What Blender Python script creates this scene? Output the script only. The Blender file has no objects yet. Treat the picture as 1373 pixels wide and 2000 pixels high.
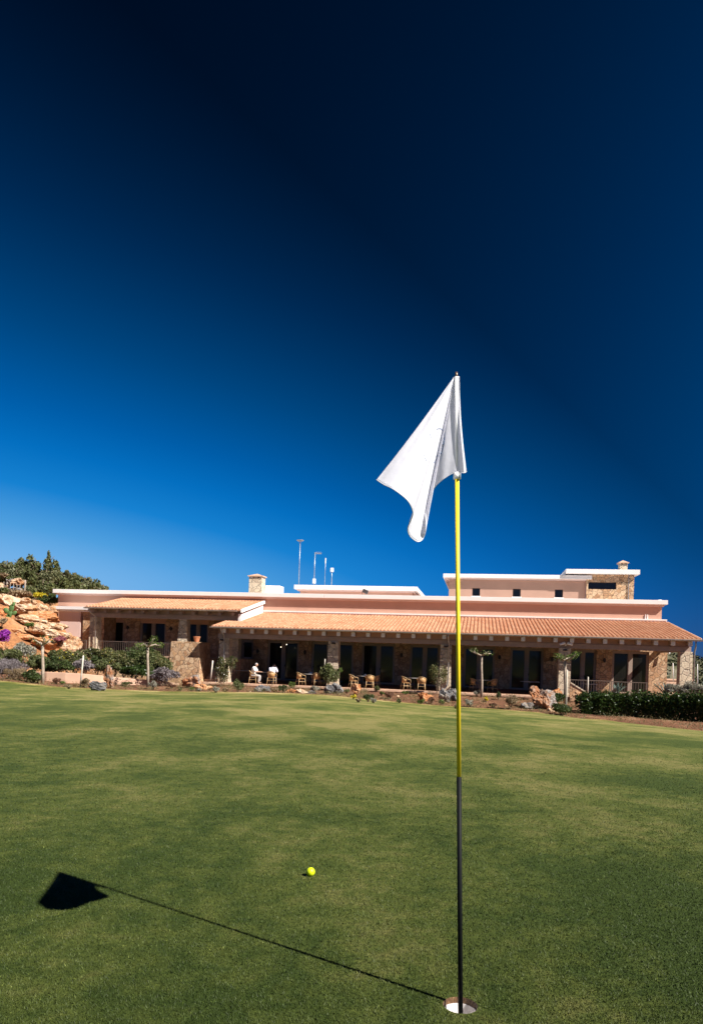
import bpy, bmesh, math, random
import numpy as np
from mathutils import Vector, Matrix, noise
from mathutils.bvhtree import BVHTree
random.seed(7)
sc = bpy.context.scene
C = sc.collection
# ---------------------------------------------------------------- survey helpers
F = 1400.0; R = math.atan(.033); ZC = 1.08; cr, sr = math.cos(R), math.sin(R)
def ray(px, py):
    u = (px-686.5)/F; v = (1277-py)/F
    return u*cr-v*sr, u*sr+v*cr
def P(px, py, Y):
    a, b = ray(px, py); return Vector((a*Y, Y, ZC+b*Y))
def G(px, py, z=0):
    a, b = ray(px, py); Y = (z-ZC)/b; return Vector((a*Y, Y, z))
th = math.atan(1/5.64); dv = (math.cos(th), -math.sin(th)); nv = (math.sin(th), math.cos(th)); O = (-1.17, 45.0)
def sz(px, py, t):
    a, b = ray(px, py)
    s = (a*(O[1]+t*nv[1])-O[0]-t*nv[0])/(dv[0]-a*dv[1]); Y = O[1]+s*dv[1]+t*nv[1]
    return s, ZC+b*Y
def S(px, t, py=1290): return sz(px, py, t)[0]
def Z(px, py, t): return sz(px, py, t)[1]
def st(s, t, z=0): return Vector((O[0]+s*dv[0]+t*nv[0], O[1]+s*dv[1]+t*nv[1], z))
def to_st(X, Y):
    x, y = X-O[0], Y-O[1]; return x*dv[0]+y*dv[1], x*nv[0]+y*nv[1]

# ---------------------------------------------------------------- materials
def mat(name):
    m = bpy.data.materials.new(name); m.use_nodes = True
    return m, m.node_tree.nodes, m.node_tree.links, m.node_tree.nodes['Principled BSDF']
def ramp(N, L, fac, stops, interp='LINEAR'):
    r = N.new('ShaderNodeValToRGB'); r.color_ramp.interpolation = interp
    e = r.color_ramp.elements
    while len(e) < len(stops): e.new(.5)
    for k, (p, c) in enumerate(stops): e[k].position = p; e[k].color = (*c, 1)
    L.new(fac, r.inputs['Fac']); return r.outputs['Color']
def noise_n(N, L, vec, scale, detail=4, rough=.55, dist=0):
    n = N.new('ShaderNodeTexNoise'); n.inputs['Scale'].default_value = scale; n.inputs['Detail'].default_value = detail
    n.inputs['Roughness'].default_value = rough; n.inputs['Distortion'].default_value = dist
    if vec is not None: L.new(vec, n.inputs['Vector'])
    return n.outputs['Fac']
def coord(N, kind='Object', L=None, scale=None):
    t = N.new('ShaderNodeTexCoord').outputs[kind]
    if scale:
        m = N.new('ShaderNodeMapping'); m.inputs['Scale'].default_value = scale; L.new(t, m.inputs['Vector']); return m.outputs['Vector']
    return t
def mixc(N, L, fac, a, b, mode='MIX'):
    m = N.new('ShaderNodeMix'); m.data_type = 'RGBA'; m.blend_type = mode
    if isinstance(fac, (int, float)): m.inputs[0].default_value = fac
    else: L.new(fac, m.inputs[0])
    for i, x in ((6, a), (7, b)):
        if isinstance(x, tuple): m.inputs[i].default_value = (*x, 1)
        else: L.new(x, m.inputs[i])
    return m.outputs[2]
def bump(N, L, h, strength, dist, B):
    b = N.new('ShaderNodeBump'); b.inputs['Strength'].default_value = strength; b.inputs['Distance'].default_value = dist
    L.new(h, b.inputs['Height']); L.new(b.outputs['Normal'], B.inputs['Normal'])
def simple(name, col, rough=.7, metal=0, var=.12, scale=6, bmp=0, spec=.5):
    m, N, L, B = mat(name)
    c = coord(N); f = noise_n(N, L, c, scale)
    lo = tuple(x*(1-var) for x in col); hi = tuple(min(1, x*(1+var)) for x in col)
    L.new(ramp(N, L, f, [(.3, lo), (.7, hi)]), B.inputs['Base Color'])
    B.inputs['Roughness'].default_value = rough; B.inputs['Metallic'].default_value = metal
    B.inputs['Specular IOR Level'].default_value = spec
    if bmp: bump(N, L, noise_n(N, L, c, scale*8), .5, bmp, B)
    return m
def stone(name, cols, scale=3.0, mortar=(.36, .27, .2), w=.035, flat=(1, 1, 1)):
    m, N, L, B = mat(name)
    c = coord(N, 'Object', L, flat)
    nz = N.new('ShaderNodeTexNoise'); nz.inputs['Scale'].default_value = 4; L.new(c, nz.inputs['Vector'])
    add = N.new('ShaderNodeVectorMath'); add.operation = 'MULTIPLY_ADD'; L.new(nz.outputs['Color'], add.inputs[0]); add.inputs[1].default_value = (.14,)*3; L.new(c, add.inputs[2])
    v = N.new('ShaderNodeTexVoronoi'); v.inputs['Scale'].default_value = scale; L.new(add.outputs[0], v.inputs['Vector'])
    e = N.new('ShaderNodeTexVoronoi'); e.feature = 'DISTANCE_TO_EDGE'; e.inputs['Scale'].default_value = scale; L.new(add.outputs[0], e.inputs['Vector'])
    sep = N.new('ShaderNodeSeparateColor'); L.new(v.outputs['Color'], sep.inputs[0])
    k = len(cols)
    base = ramp(N, L, sep.outputs[0], [(i/(k-1), cc) for i, cc in enumerate(cols)])
    f = noise_n(N, L, c, 9, 6, .65)
    base = mixc(N, L, .55, base, ramp(N, L, f, [(.3, (.25, .25, .25)), (.7, (.85, .8, .75))]), 'OVERLAY')
    mk = ramp(N, L, e.outputs['Distance'], [(w*.4, (0, 0, 0)), (w*1.6, (1, 1, 1))])
    L.new(mixc(N, L, mk, mortar, base), B.inputs['Base Color']); B.inputs['Roughness'].default_value = .9
    h = N.new('ShaderNodeMath'); h.operation = 'MULTIPLY_ADD'; L.new(f, h.inputs[0]); h.inputs[1].default_value = .4; L.new(mk, h.inputs[2])
    bump(N, L, h.outputs[0], .9, .05, B)
    return m
def leafmat(name, a, b, rough=.55, trans=.25, c3=None, nscale=1.6):
    m, N, L, B = mat(name)
    g = N.new('ShaderNodeNewGeometry')
    big = noise_n(N, L, coord(N), nscale, 3)
    stops = [(0, a), (.75, b)] + ([(1, c3)] if c3 else [])
    col = ramp(N, L, g.outputs['Random Per Island'], stops)
    col = mixc(N, L, .5, col, ramp(N, L, big, [(.35, tuple(x*.75 for x in a)), (.65, tuple(min(1, x*1.25) for x in b))]))
    L.new(col, B.inputs['Base Color']); B.inputs['Roughness'].default_value = rough; B.inputs['Specular IOR Level'].default_value = .35
    tr = N.new('ShaderNodeBsdfTranslucent'); L.new(col, tr.inputs[0])
    mx = N.new('ShaderNodeMixShader'); mx.inputs[0].default_value = trans
    L.new(B.outputs[0], mx.inputs[1]); L.new(tr.outputs[0], mx.inputs[2]); L.new(mx.outputs[0], N['Material Output'].inputs[0])
    return m
M = {}
M['white'] = simple('white_plaster', (.86, .82, .81), .85, var=.03, scale=1.3, bmp=.002)
M['salmon'] = simple('salmon_plaster', (.60, .355, .265), .9, var=.07, scale=.8, bmp=.003)
M['dusty'] = simple('dusty_pink_plaster', (.47, .285, .215), .9, var=.07, scale=.8, bmp=.003)
M['pinkwall'] = simple('pale_pink_plaster', (.68, .5, .45), .9, var=.05, scale=.8, bmp=.003)
M['beam'] = simple('taupe_timber', (.38, .27, .22), .7, var=.1, scale=3)
M['frame'] = simple('taupe_paint', (.36, .27, .22), .5, var=.05)
M['gutter'] = simple('gutter_metal', (.45, .45, .46), .35, .7, var=.1)
M['stone'] = stone('rubble_stone', [(.36, .2, .11), (.56, .34, .19), (.66, .46, .3), (.46, .28, .17), (.62, .4, .23)], 3.5, (.33, .22, .14), .028)
M['ashlar'] = stone('column_stone', [(.48, .38, .28), (.66, .54, .4), (.58, .47, .36), (.7, .57, .42)], 3.0, (.42, .34, .27), .03)
M['coping_stone'] = simple('terrace_edge_stone', (.62, .4, .28), .8, var=.15, scale=3, bmp=.003)
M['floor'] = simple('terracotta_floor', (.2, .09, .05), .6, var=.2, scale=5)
M['ceiling'] = simple('porch_ceiling', (.3, .2, .14), .8, var=.1, scale=3)
M['path'] = simple('low_wall_render', (.6, .38, .27), .9, var=.08, scale=2, bmp=.004)
M['dark_metal'] = simple('dark_iron', (.06, .045, .04), .5, .6)
M['rail'] = simple('weathered_iron_rail', (.15, .11, .09), .6, .2)
M['antenna'] = simple('galvanised_metal', (.42, .43, .45), .4, .5)
M['rattan'] = None
M['steel_top'] = simple('table_top_metal', (.62, .6, .58), .3, .3)
M['wood_post'] = simple('bleached_post', (.72, .65, .56), .8, var=.15, scale=8)
M['bark'] = simple('bark', (.36, .29, .23), .95, var=.3, scale=9, bmp=.01)
M['darkbark'] = simple('dark_bark', (.14, .1, .07), .95, var=.3, scale=9, bmp=.01)
M['pot'] = simple('terracotta_pot', (.5, .2, .1), .8)
M['paper'] = simple('white_paper', (.8, .8, .8), .6)
M['white_paint'] = simple('white_lamp_paint', (.85, .85, .85), .4)
M['skin'] = simple('skin', (.5, .29, .2), .5, var=.05)
M['shirt'] = simple('white_shirt', (.78, .77, .76), .8, var=.05, scale=12)
M['lilac_shirt'] = simple('pale_lilac_shirt', (.68, .66, .76), .8, var=.05, scale=12)
M['trousers'] = simple('pale_grey_trousers', (.42, .38, .36), .8)
M['dark_trousers'] = simple('dark_trousers', (.05, .05, .07), .8)
M['grey_hair'] = simple('grey_hair', (.5, .48, .46), .8)
M['dark_hair'] = simple('dark_hair', (.03, .02, .02), .7)
def m_rattan():
    m, N, L, B = mat('woven_rattan'); c = coord(N)
    w = N.new('ShaderNodeTexChecker'); w.inputs['Scale'].default_value = 60; L.new(c, w.inputs[0])
    w.inputs[1].default_value = (.52, .31, .14, 1); w.inputs[2].default_value = (.4, .22, .09, 1)
    L.new(w.outputs[0], B.inputs['Base Color']); B.inputs['Roughness'].default_value = .5; return m
M['rattan'] = m_rattan()
M['cane'] = simple('cane', (.55, .37, .19), .45, var=.15, scale=20)
def m_glass():
    m, N, L, B = mat('dark_window_glass')
    B.inputs['Base Color'].default_value = (.014, .013, .011, 1); B.inputs['Roughness'].default_value = .09
    B.inputs['Specular IOR Level'].default_value = .35
    bump(N, L, noise_n(N, L, coord(N), .9, 1), .25, .02, B); return m
M['glass'] = m_glass()
def m_tile():
    m, N, L, B = mat('terracotta_tile'); c = coord(N)
    sp = N.new('ShaderNodeSeparateXYZ'); L.new(c, sp.inputs[0])
    wn = N.new('ShaderNodeTexWhiteNoise'); wn.noise_dimensions = '2D'
    def fl(sock, k):
        a = N.new('ShaderNodeMath'); a.operation = 'MULTIPLY'; L.new(sock, a.inputs[0]); a.inputs[1].default_value = k
        b = N.new('ShaderNodeMath'); b.operation = 'FLOOR'; L.new(a.outputs[0], b.inputs[0]); return b.outputs[0]
    cb = N.new('ShaderNodeCombineXYZ'); L.new(fl(sp.outputs[0], 1/.235), cb.inputs[0]); L.new(fl(sp.outputs[1], 1/.38), cb.inputs[1])
    L.new(cb.outputs[0], wn.inputs['Vector'])
    col = ramp(N, L, wn.outputs['Value'], [(0, (.42, .17, .085)), (.5, (.52, .245, .135)), (1, (.58, .32, .2))])
    f = noise_n(N, L, c, 1.1, 5)
    col = mixc(N, L, .35, col, ramp(N, L, f, [(.3, (.38, .15, .075)), (.7, (.66, .37, .22))]))
    L.new(col, B.inputs['Base Color']); B.inputs['Roughness'].default_value = .85
    bump(N, L, noise_n(N, L, c, 40), .3, .01, B); return m
M['tile'] = m_tile()
def m_grass(name, dark, mid, dry, fine=260., trend=0):
    m, N, L, B = mat(name); c = coord(N)
    cs = coord(N, 'Object', L, (1, .62, 1))
    f0 = noise_n(N, L, cs, .17, 3, .5, .4); f1 = noise_n(N, L, cs, .75, 5, .62, .3); f2 = noise_n(N, L, c, 6.5, 6, .68, .2); f3 = noise_n(N, L, c, fine, 3, .7)
    fb = noise_n(N, L, c, 45, 5, .7)
    def mad(a, k, b=None):
        q = N.new('ShaderNodeMath'); q.operation = 'MULTIPLY_ADD'; L.new(a, q.inputs[0]); q.inputs[1].default_value = k
        if b is None: q.inputs[2].default_value = 0
        else: L.new(b, q.inputs[2])
        return q.outputs[0]
    big = mad(f2, .26, mad(f1, .42, mad(f0, .32)))
    col = ramp(N, L, big, [(.435, dark), (.495, mid), (.56, dry)])
    fm = mad(f3, .5, mad(fb, .5))
    if trend:      # paler with distance: grazing-view brightness and lens falloff painted into the turf colour
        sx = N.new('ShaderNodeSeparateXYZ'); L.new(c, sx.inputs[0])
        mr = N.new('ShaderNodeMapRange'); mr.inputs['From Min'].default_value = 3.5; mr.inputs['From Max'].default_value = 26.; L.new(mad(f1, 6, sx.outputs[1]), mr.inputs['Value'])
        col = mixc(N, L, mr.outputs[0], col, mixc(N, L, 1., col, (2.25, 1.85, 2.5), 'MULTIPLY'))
    g = ramp(N, L, fm, [(.34, (.34, .38, .32)), (.5, (.9, .92, .8)), (.66, (1.6, 1.5, 1.15))])
    col = mixc(N, L, 1.0, col, g, 'MULTIPLY')
    L.new(col, B.inputs['Base Color']); B.inputs['Roughness'].default_value = .8; B.inputs['Specular IOR Level'].default_value = .15
    bump(N, L, fm, 1.0, .012, B); return m
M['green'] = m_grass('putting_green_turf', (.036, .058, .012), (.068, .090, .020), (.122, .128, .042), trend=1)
M['rough'] = m_grass('rough_turf', (.15, .15, .04), (.3, .24, .1), (.44, .35, .18), 90.)
M['fairway'] = m_grass('fairway_turf', (.036, .042, .012), (.07, .07, .02), (.1, .09, .035), 90.)
def m_soil(name, a, b, c3, s=3.):
    m, N, L, B = mat(name); c = coord(N)
    f = noise_n(N, L, c, s*.3, 6, .6); f2 = noise_n(N, L, c, s*6, 6, .7)
    col = ramp(N, L, f, [(.3, a), (.52, b), (.72, c3)])
    col = mixc(N, L, .8, col, ramp(N, L, f2, [(.35, (.35, .35, .35)), (.7, (.95, .9, .8))]), 'OVERLAY')
    L.new(col, B.inputs['Base Color']); B.inputs['Roughness'].default_value = .95
    bump(N, L, f2, 1, .08, B); return m
M['soil'] = m_soil('red_brown_bed_soil', (.10, .04, .02), (.17, .075, .038), (.27, .15, .085))
M['bank'] = m_soil('orange_bank_soil', (.19, .075, .025), (.31, .14, .06), (.42, .29, .18), 1.1)
M['scrub'] = m_soil('scrubby_hill_ground', (.035, .04, .018), (.06, .06, .03), (.16, .14, .11), .35)
def m_rock(name, a, b, c3, s=2.2):
    m, N, L, B = mat(name)
    oi = N.new('ShaderNodeObjectInfo'); cc = coord(N)
    ad = N.new('ShaderNodeVectorMath'); ad.operation = 'ADD'; L.new(cc, ad.inputs[0]); L.new(oi.outputs['Location'], ad.inputs[1]); c = ad.outputs[0]
    f = noise_n(N, L, c, s*.55, 4, .6, 1.2); f2 = noise_n(N, L, c, s*5, 7, .7)
    col = ramp(N, L, f, [(.36, a), (.5, b), (.64, c3)])
    col = mixc(N, L, .8, col, ramp(N, L, f2, [(.3, (.2, .18, .16)), (.6, (.75, .72, .7))]), 'OVERLAY')
    L.new(col, B.inputs['Base Color']); B.inputs['Roughness'].default_value = .9
    bump(N, L, f2, 1, .07, B); return m
M['rock_tan'] = m_rock('tan_orange_boulder', (.36, .17, .07), (.48, .32, .2), (.6, .48, .37), 1.8)
M['rock_orange'] = m_rock('orange_boulder', (.34, .12, .04), (.46, .2, .08), (.5, .32, .19))
M['rock_grey'] = m_rock('grey_limestone', (.06, .06, .065), (.15, .15, .16), (.3, .26, .22))
M['rock_mixed'] = m_rock('grey_and_rust_limestone', (.3, .1, .03), (.3, .15, .08), (.26, .24, .23), 2.2)
M['lf_dark'] = leafmat('dark_evergreen_leaves', (.025, .042, .012), (.07, .10, .026), c3=(.16, .19, .06))
M['lf_hedge'] = leafmat('glossy_hedge_leaves', (.014, .03, .008), (.038, .066, .014), .35, c3=(.10, .15, .03))
M['lf_olive'] = leafmat('olive_green_leaves', (.06, .08, .025), (.15, .165, .06), c3=(.26, .26, .12))
M['lf_maquis'] = leafmat('maquis_leaves', (.06, .075, .025), (.15, .165, .06), c3=(.24, .24, .11), nscale=.6)
M['lf_maquis2'] = leafmat('grey_green_maquis_leaves', (.09, .10, .045), (.2, .2, .095), c3=(.28, .27, .15), nscale=.6)
M['lf_green'] = leafmat('fresh_green_leaves', (.05, .09, .015), (.13, .19, .035), c3=(.25, .28, .07))
M['lf_yellow'] = leafmat('yellow_flowers', (.4, .33, .02), (.75, .62, .04), trans=.3)
M['lf_purple'] = leafmat('purple_bracts', (.2, .02, .25), (.42, .06, .5), trans=.3)
M['lf_pink'] = leafmat('dusty_pink_bracts', (.25, .07, .1), (.42, .15, .17))
M['lf_silver'] = leafmat('silver_grey_foliage', (.2, .19, .15), (.38, .36, .29), trans=.15)
M['lf_lav'] = leafmat('grey_lavender_foliage', (.13, .11, .12), (.28, .24, .25), trans=.15)
M['lf_dry'] = leafmat('dry_tan_foliage', (.16, .11, .06), (.34, .25, .15), trans=.15)
M['lf_red'] = leafmat('reddish_twiggy_foliage', (.12, .05, .03), (.25, .13, .08), trans=.15)
M['lf_rose'] = leafmat('rose_leaves', (.05, .06, .02), (.13, .14, .045), c3=(.5, .35, .2))
M['cactus'] = simple('cactus_skin', (.09, .17, .05), .6, var=.2)
M['agave'] = simple('agave_leaf', (.14, .2, .17), .5, var=.2)

# ---------------------------------------------------------------- object helpers
def put(name, me, m, parent=None, smooth=False, loc=None):
    o = bpy.data.objects.new(name, me); C.objects.link(o)
    if m is not None and not me.materials: me.materials.append(m)
    if smooth: me.polygons.foreach_set('use_smooth', [True]*len(me.polygons))
    if parent: o.parent = parent
    if loc is not None: o.location = loc
    return o
def tag(o, label=None, cat=None, group=None, kind=None):
    if label: o['label'] = label
    if cat: o['category'] = cat
    if group: o['group'] = group
    if kind: o['kind'] = kind
    return o
def empty(name, loc, rz=0, label=None, cat=None, group=None):
    o = bpy.data.objects.new(name, None); C.objects.link(o); o.location = loc; o.rotation_euler = (0, 0, rz)
    return tag(o, label, cat, group)
class MB:
    def __init__(s): s.v = []; s.f = []
    def add(s, v, f):
        b = len(s.v); s.v += [tuple(x) for x in v]; s.f += [tuple(b+i for i in q) for q in f]; return s
    def box(s, x0, x1, y0, y1, z0, z1):
        v = [(x0, y0, z0), (x1, y0, z0), (x1, y1, z0), (x0, y1, z0), (x0, y0, z1), (x1, y0, z1), (x1, y1, z1), (x0, y1, z1)]
        return s.add(v, [(3, 2, 1, 0), (4, 5, 6, 7), (0, 1, 5, 4), (1, 2, 6, 5), (2, 3, 7, 6), (3, 0, 4, 7)])
    def tbox(s, c, z0, z1, w0, w1, d0, d1):   # tapered column
        x, y = c
        v = [(x-w0, y-d0, z0), (x+w0, y-d0, z0), (x+w0, y+d0, z0), (x-w0, y+d0, z0), (x-w1, y-d1, z1), (x+w1, y-d1, z1), (x+w1, y+d1, z1), (x-w1, y+d1, z1)]
        return s.add(v, [(3, 2, 1, 0), (4, 5, 6, 7), (0, 1, 5, 4), (1, 2, 6, 5), (2, 3, 7, 6), (3, 0, 4, 7)])
    def prism(s, poly, axis, a0, a1):   # poly of 2D pts, extruded along axis ('x' uses (y,z))
        k = len(poly)
        def mk(p, a): return (a, p[0], p[1]) if axis == 'x' else ((p[0], a, p[1]) if axis == 'y' else (p[0], p[1], a))
        v = [mk(p, a0) for p in poly]+[mk(p, a1) for p in poly]
        return s.add(v, [tuple(range(k)), tuple(range(2*k-1, k-1, -1))]+[(i, (i+1) % k+0, (i+1) % k+k, i+k)[::-1] for i in range(k)])
    def tube(s, pts, rad, n=8):
        pts = [Vector(p) for p in pts]
        if isinstance(rad, (int, float)): rad = [rad]*len(pts)
        v = []; f = []; up = None
        for i, p in enumerate(pts):
            t = (pts[min(i+1, len(pts)-1)]-pts[max(i-1, 0)]).normalized()
            if up is None: up = t.orthogonal().normalized()
            up = (up-t*up.dot(t)).normalized(); w = t.cross(up)
            for k in range(n):
                a = 2*math.pi*k/n; v.append(p+(up*math.cos(a)+w*math.sin(a))*rad[i])
        for i in range(len(pts)-1):
            for k in range(n): f.append((i*n+k, i*n+(k+1) % n, (i+1)*n+(k+1) % n, (i+1)*n+k))
        f.append(tuple(range(n))[::-1]); f.append(tuple((len(pts)-1)*n+k for k in range(n)))
        return s.add(v, f)
    def disc(s, c, r, h, n=28, r2=None):
        r2 = r if r2 is None else r2
        v = [(c[0]+r*math.cos(2*math.pi*k/n), c[1]+r*math.sin(2*math.pi*k/n), c[2]) for k in range(n)]+[(c[0]+r2*math.cos(2*math.pi*k/n), c[1]+r2*math.sin(2*math.pi*k/n), c[2]+h) for k in range(n)]
        return s.add(v, [tuple(range(n))[::-1], tuple(range(n, 2*n))]+[(k, (k+1) % n, (k+1) % n+n, k+n) for k in range(n)])
    def build(s, name, m, parent=None, smooth=False, bev=0, loc=None):
        me = bpy.data.meshes.new(name); me.from_pydata(s.v, [], s.f); me.update()
        if bev:
            bm = bmesh.new(); bm.from_mesh(me)
            bmesh.ops.recalc_face_normals(bm, faces=bm.faces)
            bmesh.ops.bevel(bm, geom=[e for e in bm.edges if len(e.link_faces) == 2 and e.calc_face_angle(0) > .6], offset=bev, segments=2, affect='EDGES', profile=.6)
            bm.to_mesh(me); bm.free()
        else:
            bm = bmesh.new(); bm.from_mesh(me); bmesh.ops.recalc_face_normals(bm, faces=bm.faces); bm.to_mesh(me); bm.free()
        return put(name, me, m, parent, smooth, loc)
def npmesh(name, V, Fq):
    me = bpy.data.meshes.new(name); n = len(V); k = Fq.shape[1]
    me.vertices.add(n); me.vertices.foreach_set('co', V.astype(np.float32).ravel())
    me.loops.add(Fq.size); me.loops.foreach_set('vertex_index', Fq.astype(np.int32).ravel())
    me.polygons.add(len(Fq)); me.polygons.foreach_set('loop_start', np.arange(0, Fq.size, k, dtype=np.int32))
    try: me.polygons.foreach_set('loop_total', np.full(len(Fq), k, dtype=np.int32))
    except Exception: pass
    me.update(calc_edges=True); me.validate(); return me
def leaf_mesh(name, cen, size, seed, up=.3, asp=.5):
    """cen: Nx3 leaf centres -> little folded diamond leaves"""
    r = np.random.default_rng(seed); n = len(cen)
    d = r.normal(size=(n, 3)); d[:, 2] += up; d /= np.linalg.norm(d, axis=1)[:, None]
    e = np.cross(d, r.normal(size=(n, 3))); e /= np.linalg.norm(e, axis=1)[:, None]
    sz_ = size*r.uniform(.6, 1.4, n)[:, None]
    V = np.stack([cen-d*sz_*.5, cen+e*sz_*asp*.5, cen+d*sz_*.5, cen-e*sz_*asp*.5], 1).reshape(-1, 3)
    return npmesh(name, V, np.arange(4*n).reshape(n, 4))
def blob_pts(n, rx, ry, rz, seed, lumps=9, flat=.25, base=True):
    """points spread through a lumpy crown: many small clumps on an ellipsoid"""
    r = np.random.default_rng(seed)
    ld = r.normal(size=(lumps, 3)); ld /= np.linalg.norm(ld, axis=1)[:, None]
    lr = r.uniform(.2, .5, lumps); lc = ld*r.uniform(.3, .9, lumps)[:, None]
    if base: lc[:, 2] = np.abs(lc[:, 2])*1.0-.15
    k = r.integers(0, lumps, n); p = r.normal(size=(n, 3)); p /= np.linalg.norm(p, axis=1)[:, None]
    p = lc[k]+p*(lr[k]*r.uniform(.35, 1.0, n)**.6)[:, None]
    q = r.normal(size=(n//4, 3)); q /= np.linalg.norm(q, axis=1)[:, None]; q *= r.uniform(0, .75, n//4)[:, None]
    p = np.concatenate([p, q])
    return p*np.array([rx, ry, rz])

# ---------------------------------------------------------------- ground model
ET = [(-60, 1338, 38.0), (0, 1329, 38.5), (60, 1335, 39), (120, 1342, 39), (200, 1346, 39), (330, 1351, 39), (450, 1352, 39), (560, 1354, 39), (640, 1358, 38.6), (750, 1369, 38), (850, 1378, 37.5), (960, 1385, 37), (1040, 1391, 36), (1100, 1402, 34.5), (1173, 1406, 33.5), (1250, 1420, 32), (1373, 1441, 29)]
EP = [P(*e) for e in ET]
EX = np.array([p.x for p in EP]); EY = np.array([p.y for p in EP]); EZ = np.array([p.z for p in EP])
def YE(X):
    y = np.interp(X, EX, EY)
    return y - np.maximum(0, X-EX[-1])*1.0
def ZE(X): return np.interp(X, EX, EZ)
def YB(X): return 44.6-.1773*(X+1.24)
def ZB(X): return np.interp(X, [-40, -22, -15, -12, 22, 40], [-.3, -.6, -1.0, -1.2, -1.2, -1.6])
def zgreen(X, Y): return ZE(X)*np.clip((Y-4)/np.maximum(YE(X)-4, 3), 0, 1)
def zbed(X, Y):
    w = np.clip((Y-YE(X))/np.maximum(YB(X)-YE(X), 1), 0, 1)
    return ZE(X)+(ZB(X)-ZE(X))*w**.8
def zhill(X, Y):
    g = .65*np.maximum(0, -X-17)*np.clip((Y-43.2)/3, 0, 1)+.32*np.maximum(0, Y-44)*np.clip((-X-20)/5, 0, 1)
    return -1.6+8*(1-np.exp(-g/8))
def zg(X, Y):
    if Y < YE(X): return float(zgreen(X, Y))
    if Y < YB(X): return max(float(zbed(X, Y)), float(zhill(X, Y)))
    return max(-1.3, float(zhill(X, Y)))
def on_ground(px, py, y0=4., y1=90.):
    """where the ray through a surveyed pixel meets the ground"""
    a, b = ray(px, py); Y = y0
    while Y < y1:
        if ZC+b*Y <= zg(a*Y, Y): break
        Y += .05
    return Vector((a*Y, Y, zg(a*Y, Y)))
def grid_mesh(name, xs, rows, zf, m, kind='structure', extra=0):
    """rows: function X -> list of Y values"""
    nx = len(xs); cols = [rows(x) for x in xs]; ny = len(cols[0])
    V = np.array([(x, y, zf(x, y)) for x, c in zip(xs, cols) for y in c])
    I = np.arange(nx*ny).reshape(nx, ny)
    Fq = np.stack([I[:-1, :-1], I[1:, :-1], I[1:, 1:], I[:-1, 1:]], -1).reshape(-1, 4)
    o = put(name, npmesh(name, V, Fq), m, None, True); tag(o, kind=kind); return o
def N3(x, y, s, z=0.): return noise.noise(Vector((x*s, y*s, z)))
FR = .8   # depth of the closely mown collar
xs = list(np.linspace(-60, 34, 240))
HX, HY = .374, 2.228; HR = .054
# putting green with a round hole cut in it
def build_green():
    q = .16
    xs1 = sorted(set(list(np.round(np.linspace(-60, 34, 120), 4))+[HX-q, HX+q]))
    ys1 = sorted(set(list(np.round(np.linspace(-12, 4, 25), 4))+[HY-q, HY+q]))
    mb = MB()
    idx = {}
    for i, x in enumerate(xs1):
        for j, y in enumerate(ys1): idx[i, j] = len(mb.v); mb.v.append((x, y, 0.))
    for i in range(len(xs1)-1):
        for j in range(len(ys1)-1):
            xc, yc = (xs1[i]+xs1[i+1])/2, (ys1[j]+ys1[j+1])/2
            if abs(xc-HX) < q and abs(yc-HY) < q: continue
            mb.f.append((idx[i, j], idx[i+1, j], idx[i+1, j+1], idx[i, j+1]))
    n = 64; ring = []; sq = []
    for k in range(n):
        a = 2*math.pi*k/n; c, s = math.cos(a), math.sin(a); w = q/max(abs(c), abs(s))
        ring.append((HX+HR*c, HY+HR*s, 0)); sq.append((HX+w*c, HY+w*s, 0))
    mb.add(ring+sq, [(k, k+n, (k+1) % n+n, (k+1) % n) for k in range(n)])
    # far part
    xf = list(np.linspace(-60, 34, 240)); ny = 60
    far = []
    for x in xf:
        ye = float(YE(x))-1.6
        for j in range(ny):
            y = 4+(ye-4)*(j/(ny-1))**1.1; far.append((x, y, float(zgreen(x, y))))
    mb.add(far, [(i*ny+j, (i+1)*ny+j, (i+1)*ny+j+1, i*ny+j+1) for i in range(len(xf)-1) for j in range(ny-1)])
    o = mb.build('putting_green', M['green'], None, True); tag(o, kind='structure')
build_green()
grid_mesh('lawn_fringe', xs, lambda x: [float(YE(x))-1.6+1.6*k/8 for k in range(9)], lambda x, y: float(zgreen(x, y))+.03*math.sin(math.pi*min(1, max(0, (y-float(YE(x))+1.6)/1.6))), M['rough'])
grid_mesh('garden_bed', xs, lambda x: [float(YE(x))+(max(float(YB(x)), float(YE(x))+1)-float(YE(x)))*k/40 for k in range(41)],
          lambda x, y: float(zbed(x, y))+.07*N3(x, y, 1.3)*min(1, max(0, (y-float(YE(x)))*2)), M['soil'])
hx = list(np.linspace(-75, -16.5, 150)); hy = list(np.linspace(41, 110, 150))
def zh2(x, y):
    w = min(1, max(0, (-x-17.5)/4)); h = float(zhill(x, y))
    e = max(0, (y-72)/38)**1.5*9
    return h-e+(.55*N3(x, y, .35)+.45*N3(x, y, 1.1, 5)+.2*N3(x, y, 2.9, 8))*w
grid_mesh('hillside', hx, lambda x: hy, zh2, M['bank'])
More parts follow.
